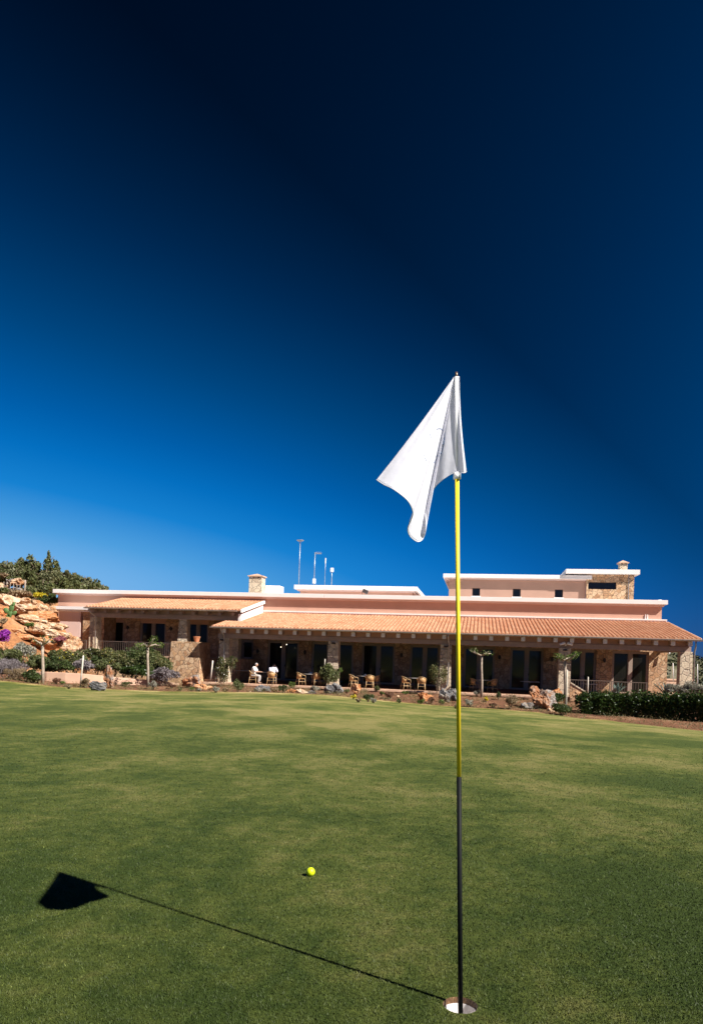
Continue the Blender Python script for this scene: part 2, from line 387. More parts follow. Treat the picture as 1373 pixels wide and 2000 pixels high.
# plateau behind / around and behind the camera
tx = list(np.linspace(-240, 60, 60)); ty = list(np.linspace(40.5, 120, 40))
grid_mesh('plateau_ground', list(np.linspace(-17, 70, 50)), lambda x: [42.5-.1773*x*min(1, max(0, x/34+.0))+k*1.6 for k in range(30)] if False else list(np.linspace(float(YB(x))-.3, 75, 30)),
          lambda x, y: -1.32-max(0, (y-58))**1.5*.35*(1 if x > 10 else 0), M['scrub'])
grid_mesh('fairway', list(np.linspace(-260, 260, 40)), lambda x: list(np.linspace(-260, -12, 30)), lambda x, y: .0+max(0, -y-60)*.02, M['fairway'])
grid_mesh('fairway_side', list(np.linspace(34, 110, 20)), lambda x: list(np.linspace(-12, 40, 20)), lambda x, y: float(zgreen(34, min(y, 10)))-(x-34)*.05, M['fairway'])
# far hill on the right and the sea
rx = [float(v) for v in np.linspace(-60, 200, 130)]; ry = [float(v) for v in np.linspace(115, 330, 110)]
def zfar(x, y):
    r = math.hypot(x-60, (y-200))
    return 19.5-.5*r-.0*x+2.2*N3(x, y, .05)+.9*N3(x, y, .2, 3)+.6*N3(x, y, .6, 8)
grid_mesh('far_hill', rx, lambda x: ry, zfar, M['scrub'])
def m_sea():
    m, N, L, B = mat('sea_water'); B.inputs['Base Color'].default_value = (.004, .035, .09, 1); B.inputs['Roughness'].default_value = .25
    bump(N, L, noise_n(N, L, coord(N), .05, 6), .4, 2., B); return m
sea = MB(); sea.add([(-60000, 330, -80), (60000, 330, -80), (60000, 60000, -80), (-60000, 60000, -80)], [(0, 1, 2, 3)])
tag(sea.build('sea', m_sea()), kind='structure')

# turf blades close to the camera
def blades():
    r = np.random.default_rng(3); n = 340000
    Y = 1/(1/1.75-r.uniform(0, 1, n)*(1/1.75-1/16.)); X = Y*r.uniform(-.62, .62, n)
    k = (((X-HX)**2+(Y-HY)**2) > (HR+.002)**2) & (r.uniform(0, 1, n) < np.clip((14-Y)/10, 0, 1)); X, Y = X[k], Y[k]; n = len(X)
    Z0 = np.array(ZE(X))*np.clip((Y-4)/np.maximum(YE(X)-4, 3), 0, 1)
    h = r.uniform(.003, .0075, n)*(1+.10*Y); w = r.uniform(.0007, .0015, n)*(.55+.35*Y); a = r.uniform(0, 2*np.pi, n)
    lean = r.uniform(.1, 1.0, n)*h*1.2; la = r.uniform(0, 2*np.pi, n)
    V = np.stack([np.stack([X-w*np.cos(a), Y-w*np.sin(a), Z0-.001], 1), np.stack([X+w*np.cos(a), Y+w*np.sin(a), Z0-.001], 1),
                  np.stack([X+lean*np.cos(la), Y+lean*np.sin(la), Z0+h], 1)], 1).reshape(-1, 3)
    me = npmesh('grass', V, np.arange(3*n).reshape(n, 3))
    m, N, L, B = mat('turf_blade')
    g = N.new('ShaderNodeNewGeometry'); c = coord(N); cs = coord(N, 'Object', L, (1, .62, 1))
    f1 = noise_n(N, L, cs, .75, 5, .62, .3); f2 = noise_n(N, L, c, 6.5, 6, .68, .2)
    q = N.new('ShaderNodeMath'); q.operation = 'MULTIPLY_ADD'; L.new(f1, q.inputs[0]); q.inputs[1].default_value = .42; q2 = N.new('ShaderNodeMath'); q2.operation = 'MULTIPLY'; L.new(f2, q2.inputs[0]); q2.inputs[1].default_value = .26; L.new(q2.outputs[0], q.inputs[2])
    f0 = noise_n(N, L, cs, .17, 3, .5, .4); q0 = N.new('ShaderNodeMath'); q0.operation = 'MULTIPLY_ADD'; L.new(f0, q0.inputs[0]); q0.inputs[1].default_value = .32; L.new(q.outputs[0], q0.inputs[2]); big = ramp(N, L, q0.outputs[0], [(.435, (.038, .060, .012)), (.495, (.070, .092, .021)), (.56, (.122, .126, .042))])
    ri = ramp(N, L, g.outputs['Random Per Island'], [(0, (.5, .55, .5)), (.7, (1, 1, .95)), (.96, (1.2, 1.2, 1.05)), (1, (2.3, 2.1, 1.8))])
    L.new(mixc(N, L, 1., big, ri, 'MULTIPLY'), B.inputs['Base Color']); B.inputs['Roughness'].default_value = .6; B.inputs['Specular IOR Level'].default_value = .25
    o = put('grass', me, m); tag(o, 'short mown putting grass around the hole and the ball', 'grass', kind='stuff')
blades()

# ---------------------------------------------------------------- hole, flagstick, flag, ball
hole = empty('golf_hole', (HX, HY, 0), 0, 'golf hole with brown soil rim and white cup, flagstick standing in it', 'golf hole')
def ringwall(name, r, z0, z1, m, bottom=False, lip=None):
    n = 64; mb = MB(); v = [(r*math.cos(2*math.pi*k/n), r*math.sin(2*math.pi*k/n), z) for z in (z0, z1) for k in range(n)]
    f = [(k, (k+1) % n, (k+1) % n+n, k+n) for k in range(n)]
    if bottom: f.append(tuple(range(n)))
    mb.add(v, f)
    if lip:
        v = [(q*math.cos(2*math.pi*k/n), q*math.sin(2*math.pi*k/n), z1) for q in (r, lip) for k in range(n)]
        mb.add(v, f[:n])
    return mb.build(name, m, hole, True)
def m_cut():
    m, N, L, B = mat('cut_soil'); c = coord(N, 'Object', L, (1, 1, .3))
    f = noise_n(N, L, c, 220, 3, .7)
    L.new(ramp(N, L, f, [(.35, (.08, .04, .02)), (.6, (.22, .12, .06)), (.7, (.36, .26, .12))]), B.inputs['Base Color']); bump(N, L, f, 1, .004, B); return m
ringwall('soil_rim', HR, -.021, .0, m_cut())
ringwall('cup', HR-.0025, -.11, -.020, simple('white_cup_plastic', (.8, .76, .76), .4, var=.1, scale=30), True, HR)
base = Vector((HX, HY, 0)); top = P(891, 727, HY); dirp = (top-base).normalized()
fs = empty('flagstick', base, 0, 'thin golf flagstick, yellow above and black below, standing in the hole', 'flagstick')
def along(py):   # point on the stick seen at height py
    lo, hi = -.1, 2.1
    for _ in range(40):
        mid = (lo+hi)/2; p = base+dirp*mid; u, v = p.x/p.y, (p.z-ZC)/p.y
        y = 1277-F*(-u*sr+v*cr)
        if y > py: lo = mid
        else: hi = mid
    return lo
def stick(name, a, b, r, m, n=20, r2=None):
    return MB().tube([dirp*a, dirp*b], [r, r2 or r], n).build(name, m, fs, True)
aY, aT = along(1517), along(738)
stick('lower_shaft', -.098, aY, .0075, simple('black_fibreglass', (.006, .007, .008), .6, spec=.15))
m, N, L, B = mat('yellow_fibreglass'); B.inputs['Base Color'].default_value = (.95, .70, .02, 1); B.inputs['Roughness'].default_value = .5
stick('upper_shaft', aY, along(930), .0065, m)
stick('sleeve', along(936), along(924), .0115, M['white_paint'])
stick('top_shaft', along(924), along(736), .006, M['white_paint'])
stick('tip', along(737), along(727), .0055, simple('brass_tip', (.3, .2, .14), .35, .6), r2=.0035)
def cr_spline(pts, n):
    P_ = [Vector((p[0], p[1], p[2] if len(p) > 2 else 0)) for p in pts]; out = []
    P_ = [P_[0]]+P_+[P_[-1]]; k = len(P_)-3
    for i in range(n):
        x = i/(n-1)*k; j = min(int(x), k-1); u = x-j; a, b, c, d = P_[j:j+4]
        out.append(.5*((2*b)+(c-a)*u+(2*a-5*b+4*c-d)*u*u+(3*b-a-3*c+d)*u**3))
    return out
def build_flag():
    bot = [(911, 921, -.012), (905, 924, -.018), (893, 922, -.008), (874, 930, .004), (853, 947, .016), (838, 970, .026), (831, 1000, .0), (832, 1030, -.02), (826, 1052, -.01), (815, 1058, -.02), (801, 1048, -.06), (796, 1033, -.11), (803, 1014, -.15), (806, 1000, -.18), (796, 978, -.225), (770, 957, -.235), (748, 946, -.205), (735, 937, -.182)]
    nw, nvv = 110, 60
    b = cr_spline(bot, nw); V = []
    for j in range(nvv):
        v = j/(nvv-1)
        for i in range(nw):
            w = i/(nw-1); q = b[i]
            ax = 897-10*min(1, w*2.2); ay = 735+0*w
            g = v
            x = ax+(q.x-ax)*g; y = ay+(q.y-ay)*g
            if w < .3: x += -3.0*math.sin(math.pi*v)*(1-w/.3)          # hoist runs straight before it flares
            x += 2.5*math.sin(math.pi*v)*max(0, w-.6)/.4
            dep = q.z*v**1.15
            # fold running from the top down to the hanging corner
            sv = min(1, max(0, (v-.84)/.16)); cw = .69-.16*sv*sv*(3-2*sv); side = 1/(1+math.exp((w-cw)/.012))          # right panel tucked behind the left one
            amp = math.sin(math.pi*min(1, v*.98))**.7 if v > 0 else 0
            dep += (.020*side-.010*(1-side))*amp*math.exp(-((w-cw)/.3)**2)
            if w < cw: x -= 2.5*amp*math.exp(-((w-cw)/.05)**2)
            else: x += 2.0*amp*math.exp(-((w-cw)/.05)**2)
            dep += .0035*math.sin(w*34+v*5)*v*(1-v*.3)+.0015*math.sin(w*85)*v**6
            dep -= .004*(1-min(1, w/.12))
            V.append(P(x, y, HY+dep)-base)
    f = [(j*nw+i, j*nw+i+1, (j+1)*nw+i+1, (j+1)*nw+i) for j in range(nvv-1) for i in range(nw-1)]
    mb = MB().add(V, f); me = bpy.data.meshes.new('flag'); me.from_pydata(mb.v, [], mb.f); me.update()
    m, N, L, B = mat('white_flag_cloth'); B.inputs['Base Color'].default_value = (.86, .86, .92, 1); B.inputs['Roughness'].default_value = .75
    tr = N.new('ShaderNodeBsdfTranslucent'); tr.inputs[0].default_value = (.9, .9, .97, 1); mx = N.new('ShaderNodeMixShader'); mx.inputs[0].default_value = .42
    L.new(B.outputs[0], mx.inputs[1]); L.new(tr.outputs[0], mx.inputs[2]); L.new(mx.outputs[0], N['Material Output'].inputs[0])
    bump(N, L, noise_n(N, L, coord(N), 35, 2), .35, .004, B)
    fl = empty('flag', base, 0, 'white triangular-looking golf flag hanging in folds from the flagstick, faint oval emblem', 'flag')
    cl = put('cloth', me, m, fl, True)
    sm = cl.modifiers.new('thickness', 'SOLIDIFY'); sm.thickness = .0006
    # hems along the fly and bottom edge
    hem = [Vector(V[(nvv-1)*nw+i])+Vector((0, -.0012, 0)) for i in range(0, nw)]
    MB().tube(hem, .0013, 6).build('hem', simple('hem_thread', (.75, .75, .8), .8), fl, True)
    # emblem printed on the cloth
    bvh = BVHTree.FromPolygons([Vector(x) for x in V], f)
    cam = Vector((0, 0, ZC))-base
    def proj(px, py):
        dd = P(px, py, 1.)-Vector((0, 0, ZC)); dd.normalize()
        h = bvh.ray_cast(cam, dd)
        return None if h[0] is None else h[0]-dd*.0012
    em = MB()
    def stroke(pts, w):
        q = cr_spline(pts, 26)
        for a, c in zip(q[:-1], q[1:]):
            t = (c-a).normalized(); nn = Vector((-t.y, t.x, 0))*w
            k = [proj(*(a+nn).xy), proj(*(c+nn).xy), proj(*(c-nn).xy), proj(*(a-nn).xy)]
            if all(x is not None for x in k): em.add(k, [(0, 1, 2, 3)])
    stroke([(852, 839), (860, 837), (866, 844), (868, 858), (864, 877), (856, 892), (847, 904)], .55)
    stroke([(851, 838), (844, 841), (839, 847), (842, 853), (841, 858), (835, 862), (837, 853), (839, 847)], .3)
    stroke([(829, 866), (827, 876), (828, 889), (833, 901)], .3)
    cu = bpy.data.curves.new('emblem_text', 'FONT'); cu.body = 'THE CRE'; cu.size = 1.; cu.resolution_u = 2
    to = bpy.data.objects.new('emblem_text', cu); C.objects.link(to)
    dg = bpy.context.evaluated_depsgraph_get(); tm = bpy.data.meshes.new_from_object(to.evaluated_get(dg)); bpy.data.objects.remove(to)
    wmax = max(v.co.x for v in tm.vertices)
    for pg in tm.polygons:
        q = []
        for i in pg.vertices:
            x, y = tm.vertices[i].co.x/wmax, tm.vertices[i].co.y
            bx = 861-9.5*x+3*math.sin(math.pi*x); by = 852+41*x
            q.append(proj(bx+y*9.5*.97, by+y*9.5*.25))
        if all(k is not None for k in q): em.add(q, [tuple(range(len(q)))])
    em.build('emblem', simple('pale_blue_grey_print', (.13, .19, .32), .7), fl)
build_flag()
b = G(606.5, 1711, .0); bm = bmesh.new(); bmesh.ops.create_icosphere(bm, subdivisions=5, radius=.0214)
me = bpy.data.meshes.new('golf_ball'); bm.to_mesh(me); bm.free()
m, N, L, B = mat('yellow_ball'); B.inputs['Base Color'].default_value = (.62, .74, .012, 1); B.inputs['Roughness'].default_value = .35
v = N.new('ShaderNodeTexVoronoi'); v.inputs['Scale'].default_value = 260; L.new(coord(N), v.inputs[0]); bump(N, L, v.outputs['Distance'], .35, .001, B)
tag(put('golf_ball', me, m, None, True, (b.x, b.y, .0205)), 'bright yellow golf ball lying on the green short of the hole', 'golf ball')

# ---------------------------------------------------------------- clubhouse
club = empty('clubhouse', (O[0], O[1], 0), -th, 'low clubhouse with salmon walls, white copings, terracotta porch roofs and stone columns', 'building')
def part(mb, name, m, parent=club, bev=0, smooth=False, label=None):
    o = mb.build(name, m, parent, smooth, bev)
    if label: o['label'] = label
    return o
FL = -1.03      # terrace level
# porch back wall with openings
def wall_open(s0, s1, t0, t1, z0, z1, ops):
    mb = MB(); cur = s0
    for (a, b_, zb, zt) in sorted(ops):
        if a > cur: mb.box(cur, a, t0, t1, z0, z1)
        if zt < z1: mb.box(a, b_, t0, t1, zt, z1)
        if zb > z0: mb.box(a, b_, t0, t1, z0, zb)
        cur = b_
    mb.box(cur, s1, t0, t1, z0, z1); return mb
T = 7.0
doorpx = [(448, 494, 2), (522, 583, 2), (608, 641, 1), (655, 690, 1), (706, 771, 2), (800, 858, 2), (905, 966, 2), (996, 1061, 2), (1112, 1164, 2), (1195, 1267, 2)]
ops = []
for a, b_, k in doorpx:
    sa, sb = S(a, T), S(b_, T); ops.append((sa, sb, FL, 1.88, k))
part(wall_open(-6.7, 21.46, T, T+.4, FL-.3, 2.9, [o[:4] for o in ops]), 'porch_wall', M['stone'])
def door(sa, sb, zb, zt, k, t):
    fr = MB(); w = .09; ft = t+.12
    fr.box(sa, sa+w, ft, ft+.16, zb, zt); fr.box(sb-w, sb, ft, ft+.16, zb, zt); fr.box(sa+w, sb-w, ft, ft+.16, zt-w, zt)
    cells = [(sa+w, sb-w)]
    if k == 2:
        m_ = (sa+sb)/2; fr.box(m_-.10, m_+.10, ft, ft+.16, zb, zt-w); cells = [(sa+w, m_-.10), (m_+.10, sb-w)]
    for a, b_ in cells:
        fr.box(a, a+.06, ft+.03, ft+.12, zb+.12, zt-w-.09); fr.box(b_-.06, b_, ft+.03, ft+.12, zb+.12, zt-w-.09)
        fr.box(a, b_, ft+.03, ft+.12, zt-w-.09, zt-w); fr.box(a, b_, ft+.03, ft+.12, zb, zb+.12)
    fo = part(fr, 'french_door', M['frame'])
    g = MB()
    for a, b_ in cells: g.box(a+.05, b_-.05, ft+.07, ft+.09, zb+.11, zt-w-.08)
    g.build('pane', M['glass'], fo)
    hd = MB(); a, b_ = cells[-1]; hd.box(a+.02, a+.06, ft-.03, ft+.03, zb+1.0, zb+1.15); hd.build('handle', M['dark_metal'], fo)
for a in ops: door(*a, T)
# upper main wall + bands + coping
mw = MB(); mw.box(-23.39, 21.0, 6.97, 7.45, 4.07, 5.1).box(-23.39, 21.0, 7.05, 7.45, 2.9, 4.07); part(mw, 'wall', M['salmon'])
mw = MB(); mw.box(-23.39, -23.0, 7.45, 22, -1.4, 5.1); mw.box(20.6, 21.0, 7.45, 22, -1.4, 5.1); mw.box(-23.39, 21, 22, 22.4, -1.4, 5.1); part(mw, 'wall', M['salmon'])
mw = MB(); mw.box(-23.2, 20.9, 7.3, 22.2, 4.95, 5.06); part(mw, 'flat_roof', M['white'])
cp = MB(); cp.box(-23.68, -10.02, 6.65, 7.5, 5.06, 5.35); cp.box(-10.0, -2.2, 6.65, 7.5, 5.06, 5.352); cp.box(-2.18, 21.3, 6.65, 7.5, 5.06, 5.35)
cp.box(-23.66, -23.0, 7.5, 22.5, 5.06, 5.35); cp.box(20.5, 21.28, 7.5, 22.5, 5.06, 5.35)
part(cp, 'coping', M['white'], bev=.015)
cp = MB(); cp.box(-23.5, 21.12, 6.86, 7.5, 4.93, 5.06); part(cp, 'cornice', M['pinkwall'])
cp = MB(); cp.box(-6.7, 21.32, 6.86, 7.05, 3.86, 4.06); cp.box(-6.7, 21.32, 6.8, 7.05, 3.98, 4.07); part(cp, 'flashing_band', M['white'], bev=.01)
# low left wing
lw = MB(); lw.box(-22.24, -20.45, 5.3, 7.05, -1.4, 3.64); part(lw, 'wall', M['pinkwall'])
lw = MB(); lw.box(-20.45, -20.2, 5.6, 7.05, -1.4, 3.64); part(lw, 'wall', M['salmon'])
lw = MB(); lw.box(-20.2, -18.5, 5.25, 7.05, -1.4, 3.64); part(lw, 'wall', M['stone'])
cp = MB(); cp.box(-22.6, -18.0, 4.9, 7.04, 3.7, 3.93); cp.box(-22.4, -18.3, 5.1, 7.04, 3.56, 3.7); part(cp, 'coping', M['white'], bev=.012)
# roofs
def roof(s0, s1, t0, z0, t1, z1, name='tile_roof', mb=None):
    per = .235; L_ = math.hypot(t1-t0, z1-z0); step = .38
    nper = int(round((s1-s0)/per)); k = 8; xs_ = np.linspace(s0, s1, nper*k+1)
    ph = (xs_-s0)/(s1-s0)*nper
    prof = np.abs(np.sin(np.pi*ph))**.75*.095
    rows = []; u = 0
    while u < L_-.01:
        e = min(L_, u+step); rows += [(u, .018), (e-.001, .0)]; u = e
    V = []
    for u, h in rows:
        t = t0+(t1-t0)*u/L_; z = z0+(z1-z0)*u/L_
        V += [(x, t, z+p+h) for x, p in zip(xs_, prof)]
    n = len(xs_); V = np.array(V); r_ = len(rows)
    I = np.arange(n*r_).reshape(r_, n)
    f = np.stack([I[:-1, :-1], I[:-1, 1:], I[1:, 1:], I[1:, :-1]], -1).reshape(-1, 4)
    # closed tile ends at the eave
    base_i = len(V); ev = np.array([(x, t0+.0, z0-.02) for x in xs_]); V = np.concatenate([V, ev])
    J = np.arange(base_i, base_i+n); f = np.concatenate([f, np.stack([J[:-1], J[1:], I[0, 1:], I[0, :-1]], -1)])
    o = put(name, npmesh(name, V, f), M['tile'], club, True)
    try: o.data.set_sharp_from_angle(angle=.9)
    except Exception: pass
    return o
roof(-6.72, 21.33, -.72, 2.52, 6.86, 3.84)
roof(-7.8, -6.74, -.72, 2.52, 1.75, 2.95)
roof(-18.0, -6.72, 1.75, 3.72, 6.9, 4.72)
def slab(s0, s1, pts, name, m, off=.0):  # soffit board following a slope
    (t0, z0), (t1, z1) = pts; th_ = .06
    return part(MB().prism([(t0, z0), (t1, z1), (t1, z1-th_), (t0, z0-th_)], 'x', s0, s1), name, m)
slab(-6.7, 21.3, ((-.68, 2.495), (6.95, 3.82)), 'ceiling', M['ceiling'])
slab(-7.78, -6.72, ((-.68, 2.495), (1.7, 2.91)), 'ceiling', M['ceiling'])
slab(-17.95, -6.9, ((1.8, 3.69), (6.95, 4.69)), 'ceiling', M['ceiling'])
# verge boards, gable of the upper porch
part(MB().prism([(1.7, 3.58), (6.9, 4.58), (6.9, 4.80), (1.7, 3.80)], 'x', -6.72, -6.6), 'verge_board', M['white'], bev=.01)
part(MB().prism([(1.95, 2.95), (6.84, 3.82), (6.84, 4.5), (1.95, 3.5)], 'x', -6.95, -6.74), 'gable_wall', M['white'])
part(MB().prism([(-.72, 2.49), (6.86, 3.81), (6.86, 3.93), (-.72, 2.60)], 'x', 21.34, 21.40), 'verge_board', M['coping_stone'], bev=.01)
part(MB().prism([(1.8, 3.62), (6.9, 4.62), (6.9, 4.78), (1.8, 3.76)], 'x', -18.06, -18.0), 'verge_board', M['coping_stone'], bev=.01)
part(MB().prism([(2.0, 3.45), (5.0, 4.05), (5.0, 4.2), (2.0, 3.6)], 'x', -17.95, -17.7), 'gable_wall', M['beam'])
# gutters
def gutter(s0, s1, t, z):
    r_ = .075; k = 8; v = []; mb = MB()
    for s in (s0, s1):
        for i in range(k+1):
            a = math.pi+math.pi*i/k; v.append((s, t+r_*math.cos(a), z+r_*math.sin(a)))
        for i in range(k+1):
            a = 2*math.pi-math.pi*i/k; v.append((s, t+(r_-.008)*math.cos(a), z+(r_-.008)*math.sin(a)))
    n = 2*k+2
    mb.add(v, [tuple(range(n))[::-1], tuple(range(n, 2*n))]+[(i, (i+1) % n, (i+1) % n+n, i+n) for i in range(n)])
    mb.box(s0, s1, t-r_-.012, t-r_+.004, z-.008, z+.016)
    return part(mb, 'gutter', M['gutter'])
gutter(-7.85, 21.42, -.8, 2.50); gutter(-18.05, -6.95, 1.67, 3.70)
# beams, rafters, infill
part(MB().box(-7.62, 21.05, .05, .42, 1.83, 2.12), 'beam', M['beam'], bev=.012)
part(MB().box(-18.05, -7.05, 2.5, 2.85, 3.07, 3.37), 'beam', M['beam'], bev=.012)
part(MB().box(-7.5, 20.98, .16, .30, 2.12, 2.5), 'beam_infill', M['salmon'])
part(MB().box(-17.9, -7.1, 2.6, 2.75, 3.37, 3.72), 'beam_infill', M['beam'])
part(MB().box(20.78, 21.05, .42, 6.98, 1.83, 2.12), 'beam', M['beam'])
s0r = sz(928, 1250, -.35)[0]
raf = [s0r+.93*k for k in range(-19, 15)]
for s in raf:
    if -7.6 < s < 21.1:
        part(MB().prism([(-.4, 2.13), (6.9, 3.40), (6.9, 3.68), (-.4, 2.44)], 'x', s-.1, s+.1), 'rafter', M['beam'])
        bk = MB().box(s-.115, s+.115, -.47, -.395, 2.16, 2.42); part(bk, 'rafter_cap', M['white'], bev=.01)
for k in range(12):
    s = -17.6+.93*k
    part(MB().prism([(2.0, 3.38), (6.9, 4.32), (6.9, 4.5), (2.0, 3.6)], 'x', s-.1, s+.1), 'rafter', M['beam'])
# columns
for pxa, pxb in ((427, 446.5), (640, 660), (860, 879.5), (1092.5, 1112), (1329, 1343.5)):
    sa, sb = sz(pxa, 1290, 0)[0], sz(pxb, 1290, 0)[0]; sb = max(sb, sa+.6); c = (sa+sb)/2; w = .33
    o = part(MB().tbox((c, .34), FL-.15, 1.83, w+.02, w, .34, .33), 'column', M['ashlar'], bev=.015)
part(MB().tbox((sz(187, 1240, 2.8)[0], 2.8), .45, 3.07, .33, .27, .34, .3), 'column', M['ashlar'], bev=.015)
part(MB().tbox((-11.1, 2.8), .45, 3.07, .40, .27, .4, .3), 'column', M['ashlar'], bev=.015)
part(MB().tbox((-7.35, 2.8), .45, 3.07, .3, .27, .3, .3), 'column', M['ashlar'], bev=.015)
# stone pier under the stair with splayed left foot
part(MB().prism([(-10.79, 1.52), (-8.86, 1.52), (-8.7, -1.4), (-10.98, -1.4)], 'y', 0.0, 1.9), 'stair_pier', M['stone'], bev=.02)
# raised left porch
part(MB().box(-21.6, -8.8, 2.0, 7.0, -1.4, .40), 'porch_base', M['stone'])
part(MB().box(-21.7, -8.75, 1.9, 6.98, .40, .47), 'porch_floor', M['coping_stone'], bev=.01)
part(MB().box(-8.75, -6.75, 3.3, 7.0, -1.4, .46), 'porch_base', M['stone'])
lops = []
for a, b_ in ((196, 242), (273, 324), (365, 407)):
    sa, sb = sz(a, 1240, T)[0], sz(b_, 1240, T)[0]; lops.append((sa, sb, .46, Z(a, 1207, T), 2))
lops.append((S(448, T), S(494, T), .47, 1.86, 2))
part(wall_open(-18.5, -6.95, T, T+.4, .0, 4.6, [o[:4] for o in lops]), 'porch_wall', M['stone'])
for a in lops: door(*a, T)
part(MB().box(-7.0, -6.72, 2.0, 7.0, -1.4, .46), 'wall', M['stone'])
stp = MB()
for k in range(9): stp.box(-8.68, -7.05, .35+.33*k, 3.3, FL-.2+.165*k, FL-.03+.165*k)
part(stp, 'stairs', M['coping_stone'])
# terrace
part(MB().box(-7.95, 22.3, -.42, 7.0, -1.6, FL-.14), 'terrace_base', M['stone'])
part(MB().box(-8.0, 22.35, -.47, -.05, FL-.14, FL), 'terrace_edge', M['coping_stone'], bev=.02)
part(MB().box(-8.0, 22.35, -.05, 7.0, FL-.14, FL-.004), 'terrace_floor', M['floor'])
# downpipes
def pipe(pts, r_=.045): return part(MB().tube(pts, r_, 10), 'downpipe', M['gutter'], smooth=True)
s = sz(437, 1290, 0)[0]; pipe([(s, -.78, 2.45), (s, -.5, 2.2), (s+.02, -.08, 2.0), (s+.05, -.08, 1.), (s+.05, -.08, FL+.1)])
s = sz(874.5, 1290, 0)[0]; pipe([(s, -.78, 2.45), (s, -.74, 2.25), (s+.03, -.09, 1.95), (s+.03, -.09, -.5), (s-.05, -.09, -.75), (s-.3, -.3, FL)])
s = sz(1354, 1290, -.4)[0]; pipe([(s+.0, -.74, 2.45), (s+.03, -.6, 2.1), (s-.0, -.5, 1.8), (s, -.5, FL)])
s = sz(180, 1230, 2)[0]; pipe([(s-.1, 1.7, 3.65), (s-.05, 1.75, 3.4), (s+.1, 2.3, 3.1), (s+.1, 2.3, .5)])
# first upper block
part(MB().box(-5.4, 3.7, 12.4, 21.5, 5.05, 6.12), 'wall', M['salmon'])
part(MB().box(-5.82, 4.1, 12.0, 21.8, 6.16, 6.5), 'coping', M['white'], bev=.015)
part(MB().box(-5.6, 3.9, 12.2, 21.6, 6.05, 6.16), 'cornice', M['pinkwall'])
# second upper block
wz0, wz1 = Z(930, 1164, 11), Z(930, 1148.5, 11)
wins = [(sz(a, 1157, 11)[0], sz(b_, 1157, 11)[0], wz0, wz1) for a, b_ in ((922, 937), (1001, 1016.5), (1083, 1099))]
part(wall_open(6.6, 16.6, 11, 11.35, 5.05, 7.0, wins), 'wall', M['dusty'])
part(MB().box(6.6, 6.95, 11.35, 20, 5.05, 7.0), 'wall', M['dusty'])
for a in wins:
    w = MB(); s0, s1, z0, z1 = a; w.box(s0, s1, 11.18, 11.24, z1-.05, z1); w.box(s0, s1, 11.18, 11.24, z0, z0+.05); w.box(s0, s0+.05, 11.18, 11.24, z0+.05, z1-.05); w.box(s1-.05, s1, 11.18, 11.24, z0+.05, z1-.05)
    wo = part(w, 'window', M['dark_metal']); MB().box(s0+.03, s1-.03, 11.2, 11.22, z0+.03, z1-.03).build('pane', M['glass'], wo)
    MB().box(s0-.06, s1+.06, 10.93, 11.15, z0-.07, z0-.004).build('sill', M['white'], wo)
part(MB().box(6.15, 16.98, 10.62, 20.2, 7.12, 7.40), 'coping', M['white'], bev=.015)
part(MB().box(6.3, 16.85, 10.8, 20, 7.02, 7.12), 'cornice', M['pinkwall'])
# stone tower with strip window
ta, tb = sz(1148, 1144, 10.8)[0], sz(1203, 1144, 10.8)[0]; tz0, tz1 = Z(1175, 1151, 10.8), Z(1175, 1137, 10.8)
part(wall_open(16.62, 19.93, 10.75, 11.1, 5.05, 7.48, [(ta, tb, tz0, tz1)]), 'tower_wall', M['stone'])
part(MB().box(16.62, 17.0, 11.36, 19.5, 7.0, 7.48), 'tower_wall', M['stone'])
part(MB().box(19.58, 19.93, 11.1, 19.5, 5.05, 7.48), 'tower_wall', M['stone'])
w = MB(); w.box(ta, tb, 10.92, 10.98, tz1-.05, tz1); w.box(ta, tb, 10.92, 10.98, tz0, tz0+.05); wo = part(w, 'window', M['dark_metal'])
MB().box(ta, tb, 10.94, 10.96, tz0+.04, tz1-.04).build('pane', M['glass'], wo)
part(MB().box(15.1, 20.25, 10.42, 19.8, 7.50, 7.83), 'coping', M['white'], bev=.015)
part(MB().tube([(19.55, 10.7, 7.5), (19.55, 10.7, 5.3)], .03, 8), 'downpipe', M['gutter'])
# chimneys
def chimney(s0, s1, t0, t1, z0, z1, m):
    c = part(MB().box(s0, s1, t0, t1, z0, z1-.3), 'chimney', m, bev=.02)
    q = MB(); w = .1
    for a, b_ in ((s0, t0), (s1-w, t0), (s0, t1-w), (s1-w, t1-w), ((s0+s1)/2-w/2, t0), ((s0+s1)/2-w/2, t1-w)): q.box(a, a+w, b_, b_+w, z1-.3, z1-.2)
    q.build('vent_post', m, c)
    q = MB(); q.box(s0-.09, s1+.09, t0-.09, t1+.09, z1-.2, z1-.13)
    cs, ct = (s0+s1)/2, (t0+t1)/2
    q.add([(s0-.05, t0-.05, z1-.13), (s1+.05, t0-.05, z1-.13), (s1+.05, t1+.05, z1-.13), (s0-.05, t1+.05, z1-.13), (cs, ct, z1+.06)], [(0, 1, 4), (1, 2, 4), (2, 3, 4), (3, 0, 4), (3, 2, 1, 0)])
    q.build('cap', M['coping_stone'], c)
chimney(-8.62, -7.58, 9.0, 9.9, 5.05, 7.0, M['ashlar'])
chimney(19.12, 19.68, 12.0, 12.6, 7.8, 8.7, M['ashlar'])
part(MB().box(-8.75, -6.45, 10.0, 11.2, 5.05, 6.22), 'roof_box', M['white'], bev=.02)
